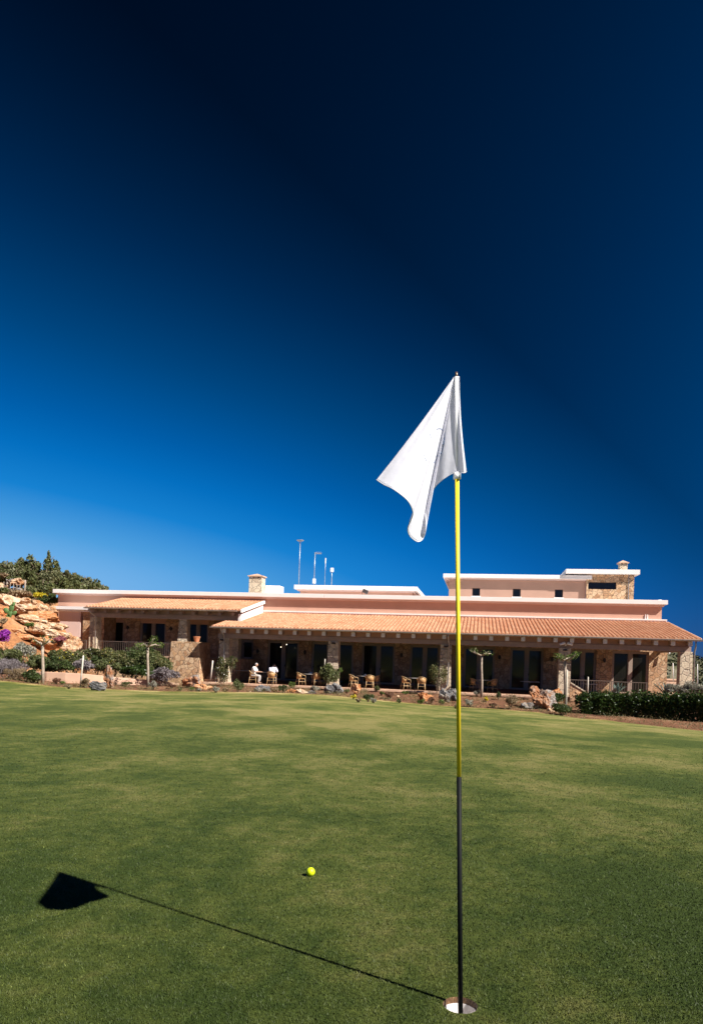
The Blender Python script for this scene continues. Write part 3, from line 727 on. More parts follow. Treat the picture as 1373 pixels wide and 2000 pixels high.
# small things fixed to the building
for px_, py_, t in ((1179.5, 1290, T), (975, 1284, T), (784, 1280, T), (504, 1272, T), (596, 1274, T), (335, 1228, T), (251, 1226, T), (1078, 1288, T)):
    s, z = sz(px_, py_, t); part(MB().box(s-.09, s+.09, t-.14, t, z-.07, z+.09).tube([(s, t-.1, z-.14), (s, t-.1, z+.16)], .06, 8), 'wall_lamp', M['dark_metal'])
for c0, z in ((sz(651, 1290, 0)[0], 1.7), (sz(870, 1290, 0)[0], 1.72), (sz(1102, 1290, 0)[0], 1.72), (sz(433, 1290, 0)[0], 1.7)):
    part(MB().tube([(c0, -.0, z), (c0, -.1, z+.02)], .035, 8).tube([(c0-.12, -.1, z), (c0+.12, -.1, z)], .05, 10), 'column_lamp', M['dark_metal'])
cs = sz(1103, 1290, 0)[0]
for sg in (-1, 1):
    part(MB().tube([(cs, .0, 1.98), (cs+sg*.08, -.25, 2.12)], .02, 8).tube([(cs+sg*.08, -.25, 2.14), (cs+sg*.36, -.34, 2.04)], [.09, .07], 10), 'spot_lamp', M['white_paint'])
s, z = sz(1302, 1274, 6.8); part(MB().tube([(s-.1, 6.75, z+.15), (s+.12, 6.6, z-.1)], .07, 8), 'spot_lamp', M['white_paint'])
for k in (0, 1):
    s, z = sz(1259+k*4, 1208, 7.0); part(MB().tube([(s, 6.93, 4.06), (s, 6.93, 4.38)], .035, 8), 'vent_pipe', M['white'])
s, z = sz(1288, 1172, 7.2); part(MB().disc((s, 7.2, 5.35), .28, .07, 20, .08), 'roof_vent', M['white'])

# ---------------------------------------------------------------- things on the roof
def mast(px, py0, py1, t, lab, kind, r_=.028):
    s, z1 = sz(px, py1, t); z0 = 6.5
    p = st(s, t, z0); e = empty('antenna_mast', p, -th, lab, 'antenna', 'antennas on the flat roof')
    MB().tube([(0, 0, 0), (0, 0, z1-z0)], r_, 8).disc((0, 0, 0), .12, .03).build('pole', M['antenna'], e, True); h = z1-z0
    q = MB()
    if kind == 'disc':
        for k in range(8):
            a = k*math.pi/4; q.tube([(0, 0, h-.05), (.33*math.cos(a), .33*math.sin(a), h+.12)], .014, 5)
        q.disc((0, 0, h+.1), .30, .03, 24); q.build('spoke_head', M['antenna'], e)
    if kind == 'yagi':
        q.tube([(0, 0, h-.05), (.55, 0, h-.08)], .03, 6)
        for k in range(7): q.tube([(.05+.08*k, 0, h-.16-.0*k), (.05+.08*k, 0, h+.05)], .012, 5)
        q.build('dipole_array', M['antenna'], e)
        MB().box(-.12, .12, -.1, .1, .32, .72).build('junction_box', M['white_paint'], e, bev=.03)
    if kind == 'whip': q.tube([(0, 0, h-.5), (0, 0, h-.05)], .045, 8).build('sheath', M['white_paint'], e)
    if kind == 'camera': q.box(-.13, .13, -.1, .1, h-.22, h+.12).build('camera_head', M['white_paint'], e, bev=.04)
mast(586.5, 1142, 1058, 14, 'tall thin antenna mast with a round spoked head, leftmost on the roof', 'disc', .03)
mast(615.5, 1142, 1079, 14, 'roof mast with a short sideways antenna array and a white box low down', 'yagi', .03)
mast(636, 1142, 1089, 14, 'thin whip antenna between the array mast and the short white-headed pole', 'whip', .018)
mast(648.5, 1142, 1112, 14, 'short pole with a white camera-like head, rightmost of the roof antennas', 'camera', .03)
s, z = sz(712, 1155, 7.1); e = empty('floodlight', st(s, 7.0, 5.35), -th, 'grey floodlight tilted up on the white coping', 'floodlight')
MB().box(-.22, .2, -.1, .05, .16, .42).build('housing', simple('floodlight_grey', (.12, .13, .15), .4, .5), e, bev=.03); e.children[0].rotation_euler = (.3, .35, .1)
MB().tube([(-.15, 0, 0), (-.15, 0, .25)], .02, 6).tube([(.1, 0, 0), (.1, 0, .25)], .02, 6).build('bracket', M['dark_metal'], e)

# ---------------------------------------------------------------- railings
def railing(p0, p1, h, lab, n=None, m=None):
    L_ = math.hypot(p1[0]-p0[0], p1[1]-p0[1]); a = math.atan2(p1[1]-p0[1], p1[0]-p0[0])
    e = empty('railing', p0, a, lab, 'railing', 'iron railings of the terraces'); m = m or M['rail']
    MB().box(0, L_, -.02, .02, h-.04, h).build('top_rail', m, e); MB().box(0, L_, -.015, .015, .08, .11).build('bottom_rail', m, e)
    q = MB(); k = n or int(L_/.14)
    for i in range(1, k): q.box(L_*i/k-.008, L_*i/k+.008, -.008, .008, .11, h-.04)
    q.build('bars', m, e)
    q = MB()
    for i in range(max(2, int(L_/2)+1)):
        x = L_*i/max(1, int(L_/2)); q.box(x-.03, x+.03, -.031, .031, 0, h+.02)
    q.build('posts', m, e)
railing(st(-21.4, 2.2, .47), st(-18.1, 2.2, .47), .95, 'iron railing at the left end of the raised porch above the boulders')
railing(st(-17.2, 2.2, .47), st(-11.5, 2.2, .47), .95, 'long iron railing between the two columns of the raised porch')
a_, b_ = sz(1113, 1340, .1)[0], sz(1190, 1340, .1)[0]
railing(st(a_, .1, FL), st(b_, .1, FL), 1.02, 'iron railing on the terrace just right of the column behind the pollarded tree')
railing(st(b_+.1, .1, FL), st(sz(1262, 1340, .1)[0], .1, FL), 1.0, 'iron railing in front of the sunny terrace doors at the right end')
# sloping stair wall
p = st(sz(1112, 1340, -.5)[0], -.75, 0); e = empty('stair_wall', p, -th, 'sloping stone stair wall with pale coping beside the column and the hedge', 'wall')
MB().prism([(0, -1.8), (1.6, -1.8), (1.6, -1.15), (0, -.22)], 'y', 0, .3).build('wall_body', M['stone'], e)
MB().prism([(0, -.21), (1.6, -1.14), (1.6, -1.06), (0, -.13)], 'y', -.04, .34).build('sloping_coping', M['ashlar'], e)

# ---------------------------------------------------------------- furniture
def copy_tree(o, loc, rz, label, group):
    r_ = o.copy(); C.objects.link(r_); r_.location = loc; r_.rotation_euler = (0, 0, rz); r_['label'] = label; r_['group'] = group
    for ch in o.children:
        c = ch.copy(); C.objects.link(c); c.parent = r_
    return r_
chair0 = None
def make_chair(loc, rz, label):
    e = empty('rattan_armchair', loc, rz, label, 'chair', 'rattan armchairs on the terrace')
    MB().disc((0, 0, .41), .24, .035, 24, .25).build('seat', M['rattan'], e)
    n = 18; v = []; f = []
    for i in range(n+1):
        a = math.radians(20+140*i/n); w = 1-abs(i/n-.5)*2; zt = .68+.15*min(1, w*1.6)
        for (r_, z) in ((.25, .45), (.275, zt), (.255, zt), (.235, .45)): v.append((r_*math.cos(a), r_*math.sin(a), z))
    for i in range(n):
        for k in range(4): f.append((i*4+k, i*4+(k+1) % 4, (i+1)*4+(k+1) % 4, (i+1)*4+k))
    f += [(0, 1, 2, 3), (n*4+3, n*4+2, n*4+1, n*4)]
    MB().add(v, f).build('backrest', M['rattan'], e, True)
    rim = [(-.24, -.24, .43), (-.26, -.2, .62)]+[(.29*math.cos(math.radians(a)), .29*math.sin(math.radians(a)), .66+.17*max(0, math.sin(math.radians(a)))**.7) for a in range(200, -21, -20)]+[(.26, -.2, .62), (.24, -.24, .43)]
    MB().tube(rim, .017, 7).build('arm_rail', M['cane'], e, True)
    for sx, sy in ((-.2, -.2), (.2, -.2), (-.19, .19), (.19, .19)):
        MB().tube([(sx, sy, .45), (sx*1.18, sy*1.25, 0)], .017, 7).build('leg', M['cane'], e, True)
    MB().tube([(-.2, -.2, .25), (-.2, .2, .25), (.2, .2, .25), (.2, -.2, .25)], .01, 6).build('stretcher', M['cane'], e)
    return e
def chair(px, py, rzdeg, label, group='rattan armchairs on the terrace'):
    global chair0
    p = st(sz(px, 1340, py)[0], py, FL)
    if chair0 is None: chair0 = make_chair(p, math.radians(rzdeg), label); return chair0
    return copy_tree(chair0, p, math.radians(rzdeg), label, group)
# rz = 0 : chair faces the camera side (-y); 90: faces +x
c_a = chair(495, .08, 80, 'rattan armchair with the grey-haired person in profile sitting on it')
c_b = chair(530.5, .0, 180-15, 'rattan armchair seen from behind with the person in the pale lilac shirt on it')
chair(587, .2, 120, 'empty rattan armchair, back to the left, just left of the second stone column')
chair(618, .6, 200, 'empty shaded rattan armchair half hidden by the shrub at the second column')
chair(690, .15, 110, 'empty rattan armchair at the left side of the table right of the second column')
chair(722, -.05, 172, 'empty rattan armchair, back to the lawn, at the table right of the second column')
chair(792, .15, 110, 'empty rattan armchair at the left side of the table left of the third column')
chair(823, -.05, 172, 'empty rattan armchair, back to the lawn, at the table left of the third column')
chair(733, 1.3, 250, 'shaded rattan armchair behind the table right of the second column')
chair(926, 1.6, 110, 'shaded rattan armchair at the dark table left of the pollarded tree trunk')
chair(962, 1.6, 215, 'shaded rattan armchair at the dark table right of the pollarded tree trunk')
def table(px, py, lab, m, r_=.42, items=()):
    p = st(sz(px, 1340, py)[0], py, FL); e = empty('bistro_table', p, 0, lab, 'table', 'round tables on the terrace')
    MB().disc((0, 0, .72), r_, .025, 36).build('table_top', m, e)
    MB().tube([(0, 0, .03), (0, 0, .72)], .03, 10).disc((0, 0, .69), .12, .03).build('pedestal', M['dark_metal'], e)
    for k in range(4):
        a = k*math.pi/2+.4; MB().tube([(0, 0, .25), (.28*math.cos(a), .28*math.sin(a), .015)], .016, 6).build('leg', M['dark_metal'], e)
    return p
t1 = table(513, .75, 'round table with papers and a dark pot between the two seated people', M['steel_top'], .38)
t2 = table(603, .75, 'round table with a napkin box left of the second stone column', M['steel_top'], .5)
t3 = table(709, .75, 'round table with a white menu and napkin box right of the second column', M['steel_top'], .42)
t4 = table(808, .75, 'round table with a white top at the rattan chairs left of the third column', M['steel_top'], .5)
t5 = table(944, 1.9, 'dark shaded table behind the pollarded tree trunk', M['steel_top'], .55)
t6 = table(1034, 2.2, 'pale-rimmed table in the shade left of the tall rust-coloured rock', M['steel_top'], .6)
t7 = table(470, 2.6, 'long shaded table between the first column and the seated people', M['steel_top'], .7)
t8 = table(1150, 2., 'shaded table behind the iron railing right of the fourth column', M['steel_top'], .5)
def small(name, mb, p, m, lab, cat, bev=0): tag(mb.build(name, m, None, False, bev, p), lab, cat)
def card(w, d, h): return MB().box(-w/2, w/2, -d/2, d/2, 0, h)
small('paper_sheet', card(.24, .18, .004), t1+Vector((.17, -.15, .7455)), M['paper'], 'white paper on the table between the two seated people', 'paper')
small('teapot', MB().disc((0, 0, 0), .05, .12, 16, .035).disc((0, 0, .12), .035, .03, 16, .01).tube([(.04, 0, .04), (.09, 0, .1)], .01, 6), t1+Vector((-.02, .1, .7455)), M['dark_metal'], 'small dark teapot on the table of the two seated people', 'teapot')
small('napkin_box', MB().box(-.08, .08, -.05, .05, 0, .1).prism([(-.03, .1), (.03, .1), (0, .15)], 'y', -.02, .02), t2+Vector((.1, -.1, .7455)), M['paper'], 'white napkin box on the table left of the second column', 'napkin box')
small('napkin_box', MB().box(-.08, .08, -.05, .05, 0, .1).prism([(-.03, .1), (.03, .1), (0, .15)], 'y', -.02, .02), t3+Vector((.12, .0, .7455)), M['paper'], 'white napkin box on the table right of the second column', 'napkin box')
small('menu_card', card(.3, .22, .006), t3+Vector((-.02, -.2, .7455)), M['paper'], 'white menu lying on the table right of the second column', 'menu')
small('menu_card', card(.5, .2, .006), t4+Vector((.1, -.2, .7455)), M['paper'], 'white menu lying on the table left of the third column', 'menu')
# metal dining set at the right end
def metal_chair(px, py, rz, lab):
    e = empty('metal_chair', G(px, py, FL), math.radians(rz), lab, 'chair', 'dark metal chairs at the right end')
    m = M['rail']
    MB().box(-.24, .24, -.22, .22, .43, .46).build('seat', m, e)
    q = MB(); q.tube([(-.24, .22, .46), (-.24, .3, .92), (.24, .3, .92), (.24, .22, .46)], .016, 6)
    for k in range(1, 5): q.tube([(-.24+.096*k, .22, .47), (-.24+.096*k, .3, .91)], .009, 5)
    q.build('backrest', m, e)
    MB().tube([(-.26, .24, .66), (-.27, -.2, .66), (-.25, -.2, .44)], .014, 6).tube([(.26, .24, .66), (.27, -.2, .66), (.25, -.2, .44)], .014, 6).build('armrest', m, e)
    for sx, sy in ((-.22, -.2), (.22, -.2), (-.22, .22), (.22, .22)): MB().tube([(sx, sy, .44), (sx*1.1, sy*1.15, 0)], .015, 6).build('leg', m, e)
metal_chair(1233, 1352, 150, 'brown metal armchair at the left end of the sunny dining table')
metal_chair(1256, 1354, 178, 'brown metal armchair, back to the hedge, at the sunny dining table')
metal_chair(1279, 1353, 200, 'brown metal armchair at the right end of the sunny dining table')
p = G(1256, 1348, FL); e = empty('dining_table', p, -th, 'pale rectangular table on the sunny right end of the terrace', 'table')
MB().box(-1., 1., -.45, .45, .70, .74).build('table_top', M['steel_top'], e, bev=.01)
for sx in (-.9, .9):
    for sy in (-.38, .38): MB().box(sx-.03, sx+.03, sy-.03, sy+.03, 0, .70).build('leg', M['rail'], e)
small('flower_pot', MB().disc((0, 0, 0), .14, .3, 18, .22).disc((0, 0, .3), .24, .06, 18), st(-9.4, .9, 1.53), M['pot'], 'wide terracotta pot on top of the stone stair pier', 'flower pot')
# glowing bulbs of two pendant lamps under the porch
mb_, N, L, B = mat('lit_bulb'); B.inputs['Emission Color'].default_value = (1, .85, .6, 1); B.inputs['Emission Strength'].default_value = 3
for px_, py_, lab in ((549, 1264, 'lower left of two small lit pendant lamps under the porch'), (560, 1259, 'upper right of two small lit pendant lamps under the porch')):
    s, z = sz(px_, py_, 5.2); zt = 2.52+.174*(5.2+.72)-.1
    e = empty('pendant_lamp', st(s, 5.2, z), 0, lab, 'lamp', 'pendant lamps')
    MB().tube([(0, 0, .08), (0, 0, zt-z)], .008, 5).build('cord', M['dark_metal'], e)
    MB().disc((0, 0, -.02), .022, .06, 12, .015).build('bulb', mb_, e, True)

# ---------------------------------------------------------------- people
def skin_obj(name, verts, edges, radii, m, parent, lv=2, root=0):
    me = bpy.data.meshes.new(name); me.from_pydata(verts, edges, []); me.update()
    o = bpy.data.objects.new(name, me); C.objects.link(o)
    sk = o.modifiers.new('skin', 'SKIN'); sk.use_smooth_shade = True
    for i, r_ in enumerate(radii):
        q = me.skin_vertices[0].data[i]; q.radius = (r_, r_) if isinstance(r_, (int, float)) else r_
        q.use_root = (i == root)
    sb = o.modifiers.new('sub', 'SUBSURF'); sb.levels = lv; sb.render_levels = lv
    dg = bpy.context.evaluated_depsgraph_get(); m2 = bpy.data.meshes.new_from_object(o.evaluated_get(dg)); bpy.data.objects.remove(o)
    m2.materials.clear(); m2.materials.append(m); m2.name = name
    return put(name, m2, m, parent, True)
def person(loc, rz, label, shirt, trousers, hair, lean=0., arms=.38):
    e = empty('person', loc, rz, label, 'person')
    J = {}; V = []; E_ = []; Rr = []
    def j(n, p, r_, par=None):
        J[n] = len(V); V.append(p); Rr.append(r_)
        if par: E_.append((J[par], J[n]))
    ly = -lean
    j('pelvis', (0, .06, .52), (.15, .12)); j('waist', (0, .06+ly*.3, .68), (.14, .11), 'pelvis'); j('chest', (0, .04+ly*.75, .90), (.17, .12), 'waist'); j('neck0', (0, .0+ly, 1.06), (.07, .06), 'chest')
    j('neck', (0, -.03+ly*1.1, 1.12), .052, 'neck0'); j('skull', (0, -.07+ly*1.25, 1.20), (.078, .09), 'neck'); j('crown', (0, -.08+ly*1.3, 1.275), (.07, .085), 'skull')
    j('chin', (0, -.15+ly*1.3, 1.13), .035, 'skull'); j('nose', (0, -.185+ly*1.3, 1.20), .014, 'skull')
    for sg, n in ((-1, 'L'), (1, 'R')):
        j('ear'+n, (sg*.088, -.06+ly*1.25, 1.20), .016, 'skull')
        j('sh'+n, (sg*.18, .01+ly*.95, 1.01), .058, 'chest'); j('el'+n, (sg*.25, -.1+ly*.8, .76), .042, 'sh'+n); j('wr'+n, (sg*.15, -arms+ly*.3, .77), .027, 'el'+n); j('pa'+n, (sg*.12, -arms-.06+ly*.3, .765), (.038, .016), 'wr'+n)
        for f in range(5):
            a = (-.9 if f == 0 else (f-2.5)*.22)*sg*-1; ln = (.045, .065, .072, .067, .052)[f]
            bx, by, bz = V[J['pa'+n]]; sx = bx+(f-2.2)*.014*sg*-1
            j('f%s%d' % (n, f), (sx+math.sin(a)*ln*.6, by-.03-math.cos(a)*ln*.5, bz-.004), .0085, 'pa'+n); j('g%s%d' % (n, f), (sx+math.sin(a)*ln, by-.03-math.cos(a)*ln, bz-.022), .007, 'f%s%d' % (n, f))
        j('hip'+n, (sg*.09, .02, .5), .1, 'pelvis'); j('kn'+n, (sg*.12, -.42, .50), .06, 'hip'+n); j('an'+n, (sg*.12, -.36, .09), .036, 'kn'+n); j('toe'+n, (sg*.13, -.53, .04), (.035, .03), 'an'+n)
    skin_obj('body', V, E_, Rr, M['skin'], e)
    def sub(names, grow, m, nm):
        k = {n: i for i, n in enumerate(names)}; inv = {v: n for n, v in J.items()}
        vv = [V[J[n]] for n in names]; ee = [(k[inv[a]], k[inv[b_]]) for a, b_ in E_ if inv[a] in k and inv[b_] in k]
        rr = [tuple(x+grow for x in Rr[J[n]]) if isinstance(Rr[J[n]], tuple) else Rr[J[n]]+grow for n in names]
        skin_obj(nm, vv, ee, rr, m, e)
    sub(['pelvis', 'waist', 'chest', 'neck0', 'shL', 'shR', 'elL', 'elR'], .05, shirt, 'shirt')
    sub(['pelvis', 'hipL', 'hipR', 'knL', 'knR', 'anL', 'anR'], .016, trousers, 'trousers')
    for sg in (-1, 1): MB().disc((sg*.13, -.44, 0), .07, .06, 14, .05).build('shoe', M['dark_metal'], e, True)
    bmh = bmesh.new(); bmesh.ops.create_icosphere(bmh, subdivisions=3, radius=1)
    bmesh.ops.delete(bmh, geom=[v for v in bmh.verts if v.co.z < -.25 or (v.co.y < -.5 and v.co.z < .45)], context='VERTS')
    for v in bmh.verts: v.co = Vector((v.co.x*.096, v.co.y*.108-.07+ly*1.27, v.co.z*.1+1.225))*1.0; v.co += Vector((N3(v.co.x, v.co.y, 30), N3(v.co.y, v.co.z, 30), 0))*.008
    mh = bpy.data.meshes.new('hair'); bmh.to_mesh(mh); bmh.free(); put('hair', mh, hair, e, True)
    return e
person(c_a.location, math.radians(80), 'person in a white shirt with grey hair and pale trousers, head bowed, seated in profile', M['shirt'], M['trousers'], M['grey_hair'], .08)
person(c_b.location, math.radians(165), 'person in a pale lilac shirt seated with their back to the lawn, leaning forward', M['lilac_shirt'], M['dark_trousers'], M['dark_hair'], .24)

# ---------------------------------------------------------------- plants
def shrub(px, py0, py1, wpx, mt, label, name='shrub', loc=None, cat='shrub', group=None, leaf=.09, dens=1., seed=None, flower=None, Y=None, depth=.9, lumps=9, stems=True, asp=.5, up=.3):
    if loc is None: loc = P(px, py0, Y) if Y else on_ground(px, py0)
    Y_ = loc.y; sc_ = Y_/F; h = (py0-py1)*sc_; rx = wpx*sc_/2*1.22; ry = rx*depth
    e = empty(name, loc, 0, label, cat, group); seed = seed or int(px*7+py0)
    n = int(min(5200, max(120, dens*14*(2*rx*h)/(leaf*leaf*asp))))
    pts = blob_pts(n, rx, ry, h*.52, seed, lumps); pts[:, 2] += h*.5; pts[:, 2] = np.where(pts[:, 2] < .02, np.abs(pts[:, 2])*.5+.02, pts[:, 2])
    put('foliage', leaf_mesh('foliage', pts, leaf, seed, up, asp), mt, e)
    if stems:
        q = MB(); r_ = random.Random(seed)
        for k in range(6):
            a = r_.uniform(0, 6.28); q.tube([(0, 0, -.1), (rx*.3*math.cos(a), ry*.3*math.sin(a), h*.4), (rx*.65*math.cos(a), ry*.65*math.sin(a), h*.75)], [.02, .014, .006], 5)
        q.build('stem', M['darkbark'], e)
    if flower:
        fp = blob_pts(int(n*flower[1]), rx*1.04, ry*1.04, h*.54, seed, lumps); fp[:, 2] += h*.5
        put('flowers', leaf_mesh('flowers', fp, leaf*.9, seed+1, .3, .8), flower[0], e)
    return e
gB = 'small plants scattered in the soil bed'
bed = [
 (110, 1336, 1321, 17, 'lf_red', 'reddish twiggy plant against the low wall, nearest the leftmost pollarded tree'), (122, 1337, 1329, 12, 'lf_green', 'low bright green plant against the low wall left of the leaning white stake'),
 (135, 1345, 1335, 16, 'lf_dry', 'dry brown tuft at the lawn edge left of the leaning white stake'), (168, 1343, 1322, 20, 'lf_dry', 'dry tan tuft right behind the leaning white stake'),
 (245, 1341, 1331, 22, 'lf_olive', 'low green tuft between the standing rock and the second pollarded tree'), (299, 1347, 1328, 15, 'lf_silver', 'grey spiky tuft at the foot of the second pollarded tree'),
 (336, 1345, 1334, 13, 'lf_red', 'brownish tuft left of the stone stair pier foot'), (352, 1349, 1344, 11, 'lf_olive', 'tiny green plant in front of the stair pier foot'),
 (374, 1350, 1341, 13, 'lf_green', 'green tuft below the big grey and rust rock beside the stairs'), (388, 1352, 1344, 10, 'lf_silver', 'tiny grey plant left of the rust-red rocks by the stairs'),
 (422, 1353, 1340, 14, 'lf_silver', 'grey-green round tuft just right of the rust-red rocks by the stairs'), (439, 1352, 1342, 13, 'lf_dry', 'brown tuft right below the first column'),
 (465, 1353, 1327, 18, 'lf_olive', 'bushy green plant left of the grey rock under the seated people'), (537, 1354, 1342, 15, 'lf_dry', 'brownish tuft right of the grey rock under the seated people'),
 (554, 1353, 1336, 15, 'lf_dark', 'dark green plant left of the flat tan rocks'), (570, 1345, 1331, 17, 'lf_green', 'bright green round plant on the terrace edge left of the second column'),
 (613, 1352, 1337, 17, 'lf_silver', 'grey-green tuft above the small whitish rock left of the second column'), (676, 1341, 1327, 15, 'lf_green', 'green plant just right of the foot of the second column'),
 (677, 1354, 1345, 13, 'lf_olive', 'low green tuft left of the orange rock under the chairs'), (690, 1366, 1356, 9, 'lf_yellow', 'tiny yellow-flowered plant below the orange rock under the chairs'),
 (735, 1352, 1338, 15, 'lf_olive', 'green plant on the terrace edge between the two chair groups'), (719, 1371, 1350, 18, 'lf_dark', 'dark grey-green plant in the middle of the soil bed'),
 (729, 1373, 1363, 14, 'lf_silver', 'low silver plant at the lawn edge in the middle of the bed'), (760, 1366, 1349, 14, 'lf_red', 'reddish twiggy plant right of the bed middle'),
 (792, 1357, 1349, 14, 'lf_green', 'low green plant below the chairs left of the third column'), (814, 1354, 1336, 20, 'lf_olive', 'round green plant under the right chair left of the third column'),
 (822, 1376, 1364, 12, 'lf_green', 'bright green tuft at the foot of the tan and orange rock'), (842, 1374, 1360, 14, 'lf_red', 'reddish plant between the orange rock and the silver rock'),
 (863, 1377, 1366, 13, 'lf_green', 'low green plant at the foot of the silver-grey rock'), (780, 1373, 1365, 10, 'lf_olive', 'tiny green tuft at the lawn edge left of the orange rock'),
 (913, 1353, 1341, 14, 'lf_olive', 'green tuft on the terrace edge right behind the flagstick'), (931, 1361, 1346, 15, 'lf_silver', 'grey-green plant left of the third pollarded tree foot'),
 (917, 1382, 1364, 18, 'lf_silver', 'silver-green tuft at the lawn edge right of the flagstick'), (949, 1371, 1361, 10, 'lf_yellow', 'tiny yellow-flowered plant right of the third pollarded tree foot'),
 (973, 1366, 1351, 12, 'lf_dark', 'dark green tuft between the third pollarded tree and the spiky bush'), (996, 1385, 1350, 25, 'lf_dry', 'tall tan and green spiky bush left of the tall rust-coloured rock'),
 (963, 1382, 1372, 17, 'lf_red', 'low red-brown tuft at the lawn edge left of the spiky bush'), (745, 1358, 1350, 9, 'lf_green', 'tiny green plant right under the terrace edge in the bed middle'),
 (700, 1372, 1364, 11, 'lf_dry', 'dry tuft at the lawn edge below the orange rock'), (890, 1384, 1376, 11, 'lf_dry', 'dry tuft at the lawn edge left of the flagstick')]
for px_, a, b_, w, mt, lab in bed:
    shrub(px_, a, b_, w, M[mt], lab, 'bed_plant', cat='plant', group=gB, leaf=.075, dens=.55, asp=.32, up=.9, lumps=6)
# tall shrubs left
gL = 'shrubs below the raised porch'
LS = [(47, 1290, 1251, 34, 44.5, 'lf_silver', 'pale grey-green dome shrub below the purple bougainvillea'), (22, 1312, 1262, 46, 43.8, 'lf_olive', 'green shrub behind the big lavender at the left edge'),
 (68, 1318, 1268, 50, 43.5, 'lf_olive', 'mixed green shrub behind the small dark bush'), (100, 1320, 1278, 40, 43.2, 'lf_dark', 'dark green shrub behind the leftmost pollarded tree trunk'),
 (130, 1316, 1261, 44, 43.6, 'lf_rose', 'yellow-green shrub left of the leaning white stake'), (118, 1316, 1290, 36, 42.6, 'lf_dark', 'feathery low green shrub on the low wall'),
 (166, 1318, 1283, 36, 43.0, 'lf_lav', 'grey-purple twiggy shrub behind the leaning white stake'), (190, 1320, 1270, 46, 43.8, 'lf_dark', 'dark green shrub behind the standing rock'),
 (224, 1322, 1262, 56, 44.2, 'lf_rose', 'flowering dark green shrub right of the standing rock'), (258, 1324, 1254, 56, 44.6, 'lf_dark', 'tallest dark green shrub in front of the porch railing'),
 (296, 1326, 1262, 56, 44.8, 'lf_dark', 'dark green shrub behind the second pollarded tree'), (321, 1330, 1276, 40, 45.2, 'lf_olive', 'green shrub against the left side of the stone stair pier'),
 (319, 1336, 1303, 46, 43.2, 'lf_lav', 'grey lavender shrub at the foot of the stone stair pier'), (262, 1326, 1296, 70, 43.4, 'lf_hedge', 'low wide glossy shrub between the standing rock and second pollarded tree')]
for px_, a, b_, w, Y, mt, lab in LS: shrub(px_, a, b_, w, M[mt], lab, Y=Y, group=gL, leaf=.11, dens=.9, flower=(M['lf_yellow'], .03) if mt == 'lf_rose' else None)
LS2 = [(84, 1314, 1286, 50, 43.9, 'lf_rose', 'loose yellow-green shrub behind the leftmost pollarded tree'), (148, 1320, 1268, 44, 44.1, 'lf_olive', 'olive shrub between the leftmost tree and the leaning white stake'),
 (206, 1318, 1280, 50, 43.4, 'lf_olive', 'olive shrub right behind the standing rock'), (242, 1322, 1272, 48, 43.9, 'lf_rose', 'loose shrub with pale tips between the standing rock and the second tree'), (278, 1322, 1264, 46, 44.1, 'lf_olive', 'olive shrub left of the second pollarded tree trunk'),
 (308, 1326, 1272, 50, 44.6, 'lf_rose', 'loose shrub with pale tips right of the second pollarded tree'), (180, 1290, 1262, 40, 45.5, 'lf_rose', 'shrub with white blossom under the porch corner'), (110, 1296, 1266, 40, 45.2, 'lf_olive', 'olive shrub under the small orange boulder'), (6, 1296, 1262, 40, 44.8, 'lf_olive', 'leafy shrub under the orange boulder at the left edge')]
for px_, a, b_, w, Y, mt, lab in LS2: shrub(px_, a, b_, w, M[mt], lab, Y=Y, group=gL, leaf=.11, dens=.7, flower=(M['paper'], .02) if 'white blossom' in lab else None)
shrub(14, 1333, 1276, 84, M['lf_lav'], 'large rounded grey-purple lavender bush at the left edge of the lawn', 'lavender_bush', cat='bush', leaf=.09, dens=1.1, Y=40.0, asp=.25, up=1.5)
shrub(31, 1334, 1300, 36, M['lf_dry'], 'straw-coloured side of dried lavender right of the large lavender bush', 'lavender_bush', cat='bush', leaf=.09, dens=.9, Y=39.6, asp=.25, up=1.5)
shrub(63, 1337, 1308, 36, M['lf_dark'], 'small dark green bush at the lawn edge beside the lavender', leaf=.09, Y=39.6)
shrub(4, 1258, 1230, 36, M['lf_purple'], 'bright purple bougainvillea spilling over the orange bank', 'bougainvillea', cat='bush', leaf=.12, Y=46.0, dens=1.2)
shrub(121, 1256, 1241, 26, M['lf_pink'], 'dusty pink bougainvillea on the boulders beside the porch railing', 'bougainvillea', cat='bush', leaf=.1, Y=47.5)
shrub(80, 1172, 1156, 28, M['lf_yellow'], 'bright yellow flowering broom on top of the rock bank', 'broom_bush', cat='bush', leaf=.14, Y=58)
shrub(99, 1184, 1160, 36, M['lf_dark'], 'dark bush at the corner of the building right of the yellow broom', leaf=.13, Y=57)
shrub(56, 1226, 1215, 16, M['lf_green'], 'small bright green plant growing between the boulders', 'bank_plant', cat='plant', leaf=.08, Y=47.4)
for k, (px_, a, b_, w, mt, lab) in enumerate([(30, 1168, 1150, 56, 'lf_dry', 'dry scrub along the wire fence on the rock bank'), (6, 1162, 1145, 26, 'lf_olive', 'olive scrub at the left edge above the top boulder'), (34, 1139, 1123, 26, 'lf_maquis', 'green scrub among the pale rocks below the trees'), (8, 1128, 1118, 26, 'lf_dry', 'dry scrub at the left edge above the pale rocks'),(70,1180,1168,30,'lf_dry','dry grass tuft on the bank below the yellow broom'),(5,1222,1205,20,'lf_dry','dry scrub below the prickly pear')]):
    shrub(px_, a, b_, w, M[mt], lab, 'scrub_bush', cat='bush', leaf=.15, Y=[60, 58, 66, 68, 57, 47][k])
